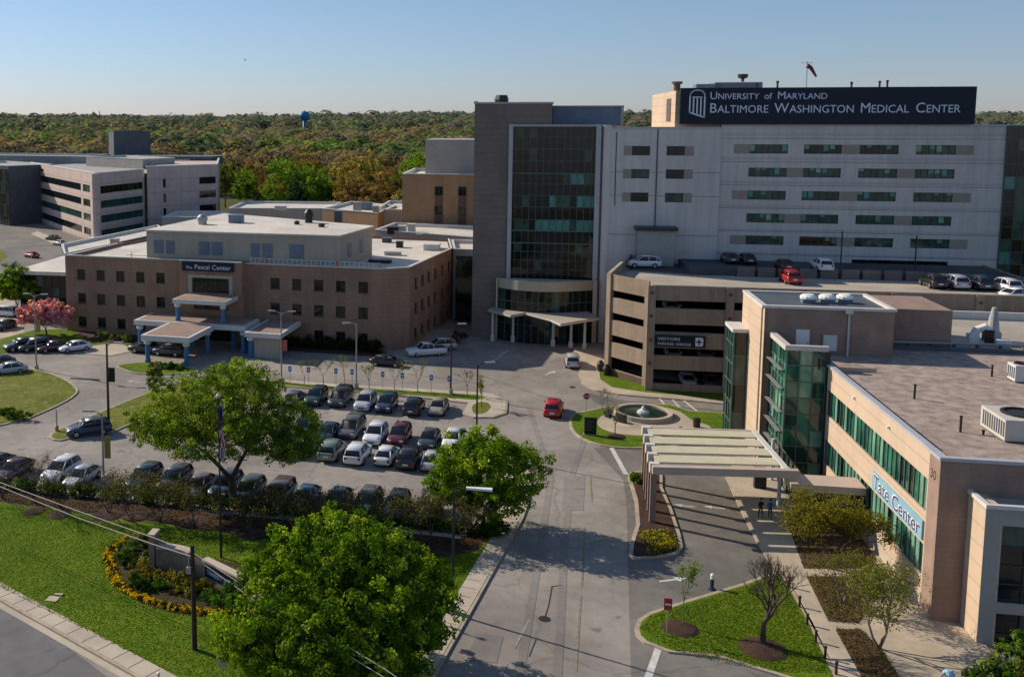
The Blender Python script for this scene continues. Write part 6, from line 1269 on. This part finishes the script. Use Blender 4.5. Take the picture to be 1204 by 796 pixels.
for i,(x,y,r) in enumerate(((322,405,1.2),(340,407,1.4),(362,408,1.5),(384,410,1.4),(404,411,1.3),(424,412,1.4),(443,414,1.1))): bush('shrub','dark evergreen shrub at the foot of the brown brick wall, %s from the left'%('first','second','third','fourth','fifth','sixth','last')[i],gp(x,y,.06),r,.9,1.7,[(.02,.035,.01),(.03,.05,.015)],340+i,'dark shrubs at the foot of the brown brick wall',22,.13)
for i,(x,y) in enumerate(((183,432),(196,433),(208,434))): bush('shrub','low dark shrub on the small lawn before the portico, %s one'%('left','middle','right')[i],gp(x,y,.17),.9,.6,.8,pal[0],350+i,'low shrubs before the portico',16,.11)
bush('shrub','small bright green shrub at the upper end of the canopy brick wall',gp(748,566,.2),.55,.5,.8,GREEN,360); bush('shrub','dark shrub at the left end of the round lawn bed',gp(20,492,.2),1.6,.8,.8,pal[0],361); bush('shrub','bright low shrub on the lower edge of the round lawn',gp(10,487,.2),1.2,.6,.7,pal[1],362)
for i,(x,y) in enumerate(((470,394),(488,392),(540,402))): bush('shrub',('dark maroon shrub at the shaded brick corner','maroon shrub between the brick corner and the white pickup','dark shrub at the foot of the hospital tower')[i],gp(x,y,.1),1.4,.9,1.6,[(.10,.035,.035),(.06,.03,.025)],370+i)
# flowers: yellow edging and filled bed (uncountable)
def flowers(name,pts,w,n,label_mat,cols,hh,leafc,seed,size=.07):
    rg=np.random.default_rng(seed); P=[]; 
    for i in range(n):
        k=rg.uniform(0,len(pts)-1); a=int(k); f=k-a; p=pts[a].lerp(pts[min(a+1,len(pts)-1)],f); P.append((p.x+rg.normal()*w*.45,p.y+rg.normal()*w*.45))
    P=np.array(P); cl_=np.floor(P/.24); hsh=np.abs(np.sin(cl_[:,0]*12.9+cl_[:,1]*78.2)*43758)%1
    z=.21+rg.uniform(0,hh,n); C=np.column_stack([P,z]); col=np.array(cols)[np.where(hsh>.5,rg.integers(0,2,n),2+rg.integers(0,len(cols)-2,n))]*rg.uniform(.7,1.2,(n,1))
    o=link(name,quads_mesh(name,leaf_quads(rg,C,rg.normal(size=(n,3))*.5+[0,0,1.2],size),col),M['leaf']); tag(o,kind='stuff'); return o
edge=[gp(x,y,.2).xy for x,y in ((150,634),(138,640),(130,648),(128,660),(132,675),(141,689),(158,700),(175,707),(200,714),(225,719),(260,722),(300,722),(320,722))]
flowers('flowers',edge,.42,9000,None,[(.70,.46,.015),(.60,.36,.01),(.05,.035,.02),(.06,.10,.01)],.22,None,1)
rg=random.Random(5); pts=[]
q=[gp(x,y,.2).xy for x,y in ((752,628),(789,628),(797,646),(760,654),(748,650))]
pts=[q[0].lerp(q[1],rg.random()).lerp(q[3].lerp(q[2],rg.random()),rg.random()) for _ in range(300)]
def scat(name,pts,n,cols,hh,size,seed,w=.18):
    rg=np.random.default_rng(seed); ix=rg.integers(0,len(pts),n); P=np.array([(p.x,p.y) for p in pts])[ix]+rg.normal(size=(n,2))*w
    z=.2+rg.uniform(0,hh,n); ci=(ix*7)%len(cols); col=np.array(cols)[ci]*rg.uniform(.7,1.25,(n,1)); o=link(name,quads_mesh(name,leaf_quads(rg,np.column_stack([P,z]),rg.normal(size=(n,3))*.6+[0,0,1],size),col),M['leaf']); return tag(o,kind='stuff')
scat('flowers',pts,7000,[(.65,.5,.02),(.08,.12,.015),(.5,.36,.02),(.06,.09,.015),(.10,.06,.12),(.05,.10,.01)],.45,.06,8)
# grass tufts and leaf litter across the lawns (uncountable)
def tufts(name,px,n,cols,seed,size=.05,z=.2,hh=.1):
    P=[gp(x,y,z).xy for x,y in px]; xs=[p.x for p in P]; ys=[p.y for p in P]; rr=random.Random(seed); out=[]
    def inside(x,y):
        c=False; j=len(P)-1
        for i in range(len(P)):
            if (P[i].y>y)!=(P[j].y>y) and x<(P[j].x-P[i].x)*(y-P[i].y)/(P[j].y-P[i].y)+P[i].x: c=not c
            j=i
        return c
    while len(out)<n:
        x=rr.uniform(min(xs),max(xs)); y=rr.uniform(min(ys),max(ys))
        if inside(x,y): out.append((x,y,z+rr.uniform(0,hh)))
    rg=np.random.default_rng(seed); C=np.array(out); col=np.array(cols)[rg.integers(0,len(cols),n)]*rg.uniform(.7,1.3,(n,1)); Nn=rg.normal(size=(n,3))*[1,1,.5]
    o=link(name,quads_mesh(name,leaf_quads(rg,C,Nn,size),col),M['leaf']); return tag(o,kind='stuff')
tufts('grass',[(-20,592),(210,622),(300,640),(560,655),(533,702),(470,800),(240,796),(206,793),(-20,680)],60000,[(.075,.135,.008),(.10,.16,.01),(.13,.17,.015),(.065,.115,.006)],4,.045,.19,.03)
tufts('grass',[(752,738),(765,724),(873,690),(918,677),(978,790),(920,790),(790,764)],14000,[(.07,.12,.008),(.09,.14,.01),(.13,.155,.02)],5,.045,.17,.03)
tufts('ground_cover',[(925,612),(965,590),(977,580),(1030,655),(1031,668),(945,668)],2600,[(.10,.11,.03),(.14,.09,.05),(.08,.05,.03)],14,.07,.2,.25)
tufts('ground_cover',[(948,677),(1022,677),(1040,690),(1010,732),(974,730)],2600,[(.12,.12,.03),(.14,.09,.05),(.16,.15,.05)],15,.07,.2,.3)
tufts('ground_cover',[(982,739),(1011,739),(1036,762),(1060,800),(1020,810),(1013,796)],1500,[(.12,.10,.03),(.14,.09,.05)],16,.06,.2,.12)
tufts('mulch_chips',[(0,580),(260,606),(540,638),(580,615),(560,645),(450,648),(210,616),(0,589)],9000,[(.12,.07,.045),(.07,.04,.03),(.16,.11,.08)],6,.06,.2,.06)
# ------------------------------------------------------------------ woodland: individual trees behind the buildings, then the far wood
KIND=[('leafy_tree','bright green tree in spring leaf at the near edge of the woodland',[(.08,.15,.015),(.12,.19,.02),(.05,.10,.012)]),
('russet_tree','rust brown budding tree in the near woodland',[(.16,.10,.04),(.19,.12,.045),(.11,.075,.035)]),
('ochre_tree','ochre yellow tree in the near woodland',[(.20,.15,.04),(.15,.12,.035),(.24,.19,.06)]),
('twiggy_tree','grey brown leafless looking tree in the near woodland',[(.12,.095,.065),(.09,.07,.05),(.14,.11,.07)]),
('dark_tree','dark green evergreen tree in the near woodland',[(.025,.05,.02),(.035,.065,.025),(.02,.035,.015)]),
('olive_green_tree','mid olive green tree in the near woodland',[(.09,.11,.025),(.06,.085,.02),(.12,.13,.03)])]
wp=[]
for k,(nm,lab,cols) in enumerate(KIND):
    for v_ in range(2):
        hgt=17+3*v_ if k!=4 else 19
        lob=[(0,0,hgt*.62,4.6,4.6,hgt*.30),(2.2,1,hgt*.5,3.2,3.2,hgt*.2),(-2.2,-.8,hgt*.52,3.2,3.2,hgt*.22),(.5,-2,hgt*.42,3,3,hgt*.16)] if k!=4 else [(0,0,hgt*.4,3.4,3.4,hgt*.3),(0,0,hgt*.7,2.0,2.0,hgt*.26)]
        wp.append((k,tree(nm,lab,'tree',(0,0,0),lob,150,34 if k!=3 else 18,1.2,.30,[tuple(q*1.45 for q in c) for c in cols],.32,500+k*7+v_,'trees of the near woodland',nl=14,bark='bark_pale' if k==3 else 'bark')))
rg=random.Random(77); used=[False]*len(wp); cnt=0
blocked=[(-150,-78,240,345),(-80,-50,255,282)]
for row in range(9):
    Y=292+row*11.5
    for i in range(30):
        X=-160+i*10.5+rg.uniform(-3.5,3.5); y=Y+rg.uniform(-4,4)
        px=PPX+CF*(Vector((X,y,-33)).dot(RT))/(Vector((X,y,-33)).dot(FW))
        if not(-20<px<560): continue
        if X<-84 and y<385+(-84-X)*.15: continue
        if X>-26 and y<300: continue
        if cnt>=150: break
        r=rg.random(); k=0 if r<.22 else 1 if r<.50 else 2 if r<.66 else 3 if r<.80 else 4 if r<.88 else 5
        j=k*2+rg.randint(0,1); root=wp[j][1]
        o=root if not used[j] else copy_tree(root); used[j]=True
        s=rg.uniform(.72,1.15); o.location=(X,y,hill(X,y)-.2); o.rotation_euler=(0,0,rg.uniform(0,6.28)); o.scale=(s*rg.uniform(.9,1.15),s*rg.uniform(.9,1.15),s); cnt+=1
for j,u_ in enumerate(used):
    if not u_: o=wp[j][1]; o.location=(-100+j*9,402,hill(-100,402))
for j,(k_,o) in enumerate(wp): pass
# a few hero trees seen clear of the rest
for px,py,j,s,lab in ((300,247,2,1.1,'large rust orange tree just behind the cream building'),(357,246,3,1.25,'broad rust orange tree standing before the near woodland'),(418,252,0,1.15,'tall bright green tree right of the broad rust orange one'),(290,250,1,.85,'round yellow green tree at the right end of the office wing'),(495,245,1,1.0,'bright green tree left of the grey penthouse of the brick block'),(395,256,10,.75,'small bright bush-like tree below the tall green one'),(265,244,11,1.0,'green tree beside the end wall of the office wing')):
    p=gp(px,py); p=Vector((p.x,p.y,0)); o=copy_tree(wp[j][1]); o.location=p; o.scale=(s,s,s); o.rotation_euler=(0,0,rg.uniform(0,6)); o['label']=lab; 
    if 'group' in o: del o['group']
# far woodland as one object
rn=np.random.default_rng(9); Vs=[];Ts=[]
pal_f=np.array([(.09,.14,.025),(.15,.105,.055),(.155,.13,.06),(.12,.10,.075),(.035,.055,.03),(.085,.105,.04),(.135,.10,.065),(.07,.10,.03)])
WTX=atY(358,139,1500).x
def addwood(y0,y1,n,lc,ls,cr,ang0=-.62,ang1=.52,skip=None):
    d=np.sqrt(rn.uniform(y0**2,y1**2,n)); a=rn.uniform(ang0,ang1,n); X=d*np.sin(a); Y=d*np.cos(a)
    for x,y,dd in zip(X,Y,d):
        if (skip and skip(x,y)) or (abs(x-WTX*y/1500)<22 and 1000<y<1560): continue
        h=rn.uniform(11,22); z0=hill(x,y); r=rn.uniform(.8,1.2)*cr
        e=rn.normal(size=(lc,3)); e/=np.linalg.norm(e,axis=1)[:,None]; e[:,2]=np.abs(e[:,2])*1.1-.25
        sub=rn.normal(size=(7,3)); sub/=np.linalg.norm(sub,axis=1)[:,None]; sub[:,2]=abs(sub[:,2]); si=rn.integers(0,7,lc)
        p=sub[si]*.40*r+e*.68*r; p[:,2]=p[:,2]*1.05+h*.62; p+=[x,y,z0]
        big=np.sin(x*.011+1.3)*np.sin(y*.009+.4)
        f=np.array([np.sin(x*.021+y*.013+q*2.1)*np.sin(y*.017-x*.009+q*1.7) for q in range(8)]); w=np.exp(f*3.2)*np.array([.9,1.3,1.,1.3,1.2,1.2,1.1,.9]); w/=w.sum()
        c=pal_f[rn.choice(8,p=w)]*rn.uniform(.75,1.35)*np.array([1,.95,.9]); hz=min(.78,dd/2700.); c=c*1.75*(1-hz)+np.array([.135,.155,.175])*hz  # distance haze blended into the leaf colour
        shade=(.5+.7*np.clip(e[:,2]+.15,0,1))*rn.uniform(.92,1.08,lc)  # crown shading painted into the tint, darker low and lighter on top
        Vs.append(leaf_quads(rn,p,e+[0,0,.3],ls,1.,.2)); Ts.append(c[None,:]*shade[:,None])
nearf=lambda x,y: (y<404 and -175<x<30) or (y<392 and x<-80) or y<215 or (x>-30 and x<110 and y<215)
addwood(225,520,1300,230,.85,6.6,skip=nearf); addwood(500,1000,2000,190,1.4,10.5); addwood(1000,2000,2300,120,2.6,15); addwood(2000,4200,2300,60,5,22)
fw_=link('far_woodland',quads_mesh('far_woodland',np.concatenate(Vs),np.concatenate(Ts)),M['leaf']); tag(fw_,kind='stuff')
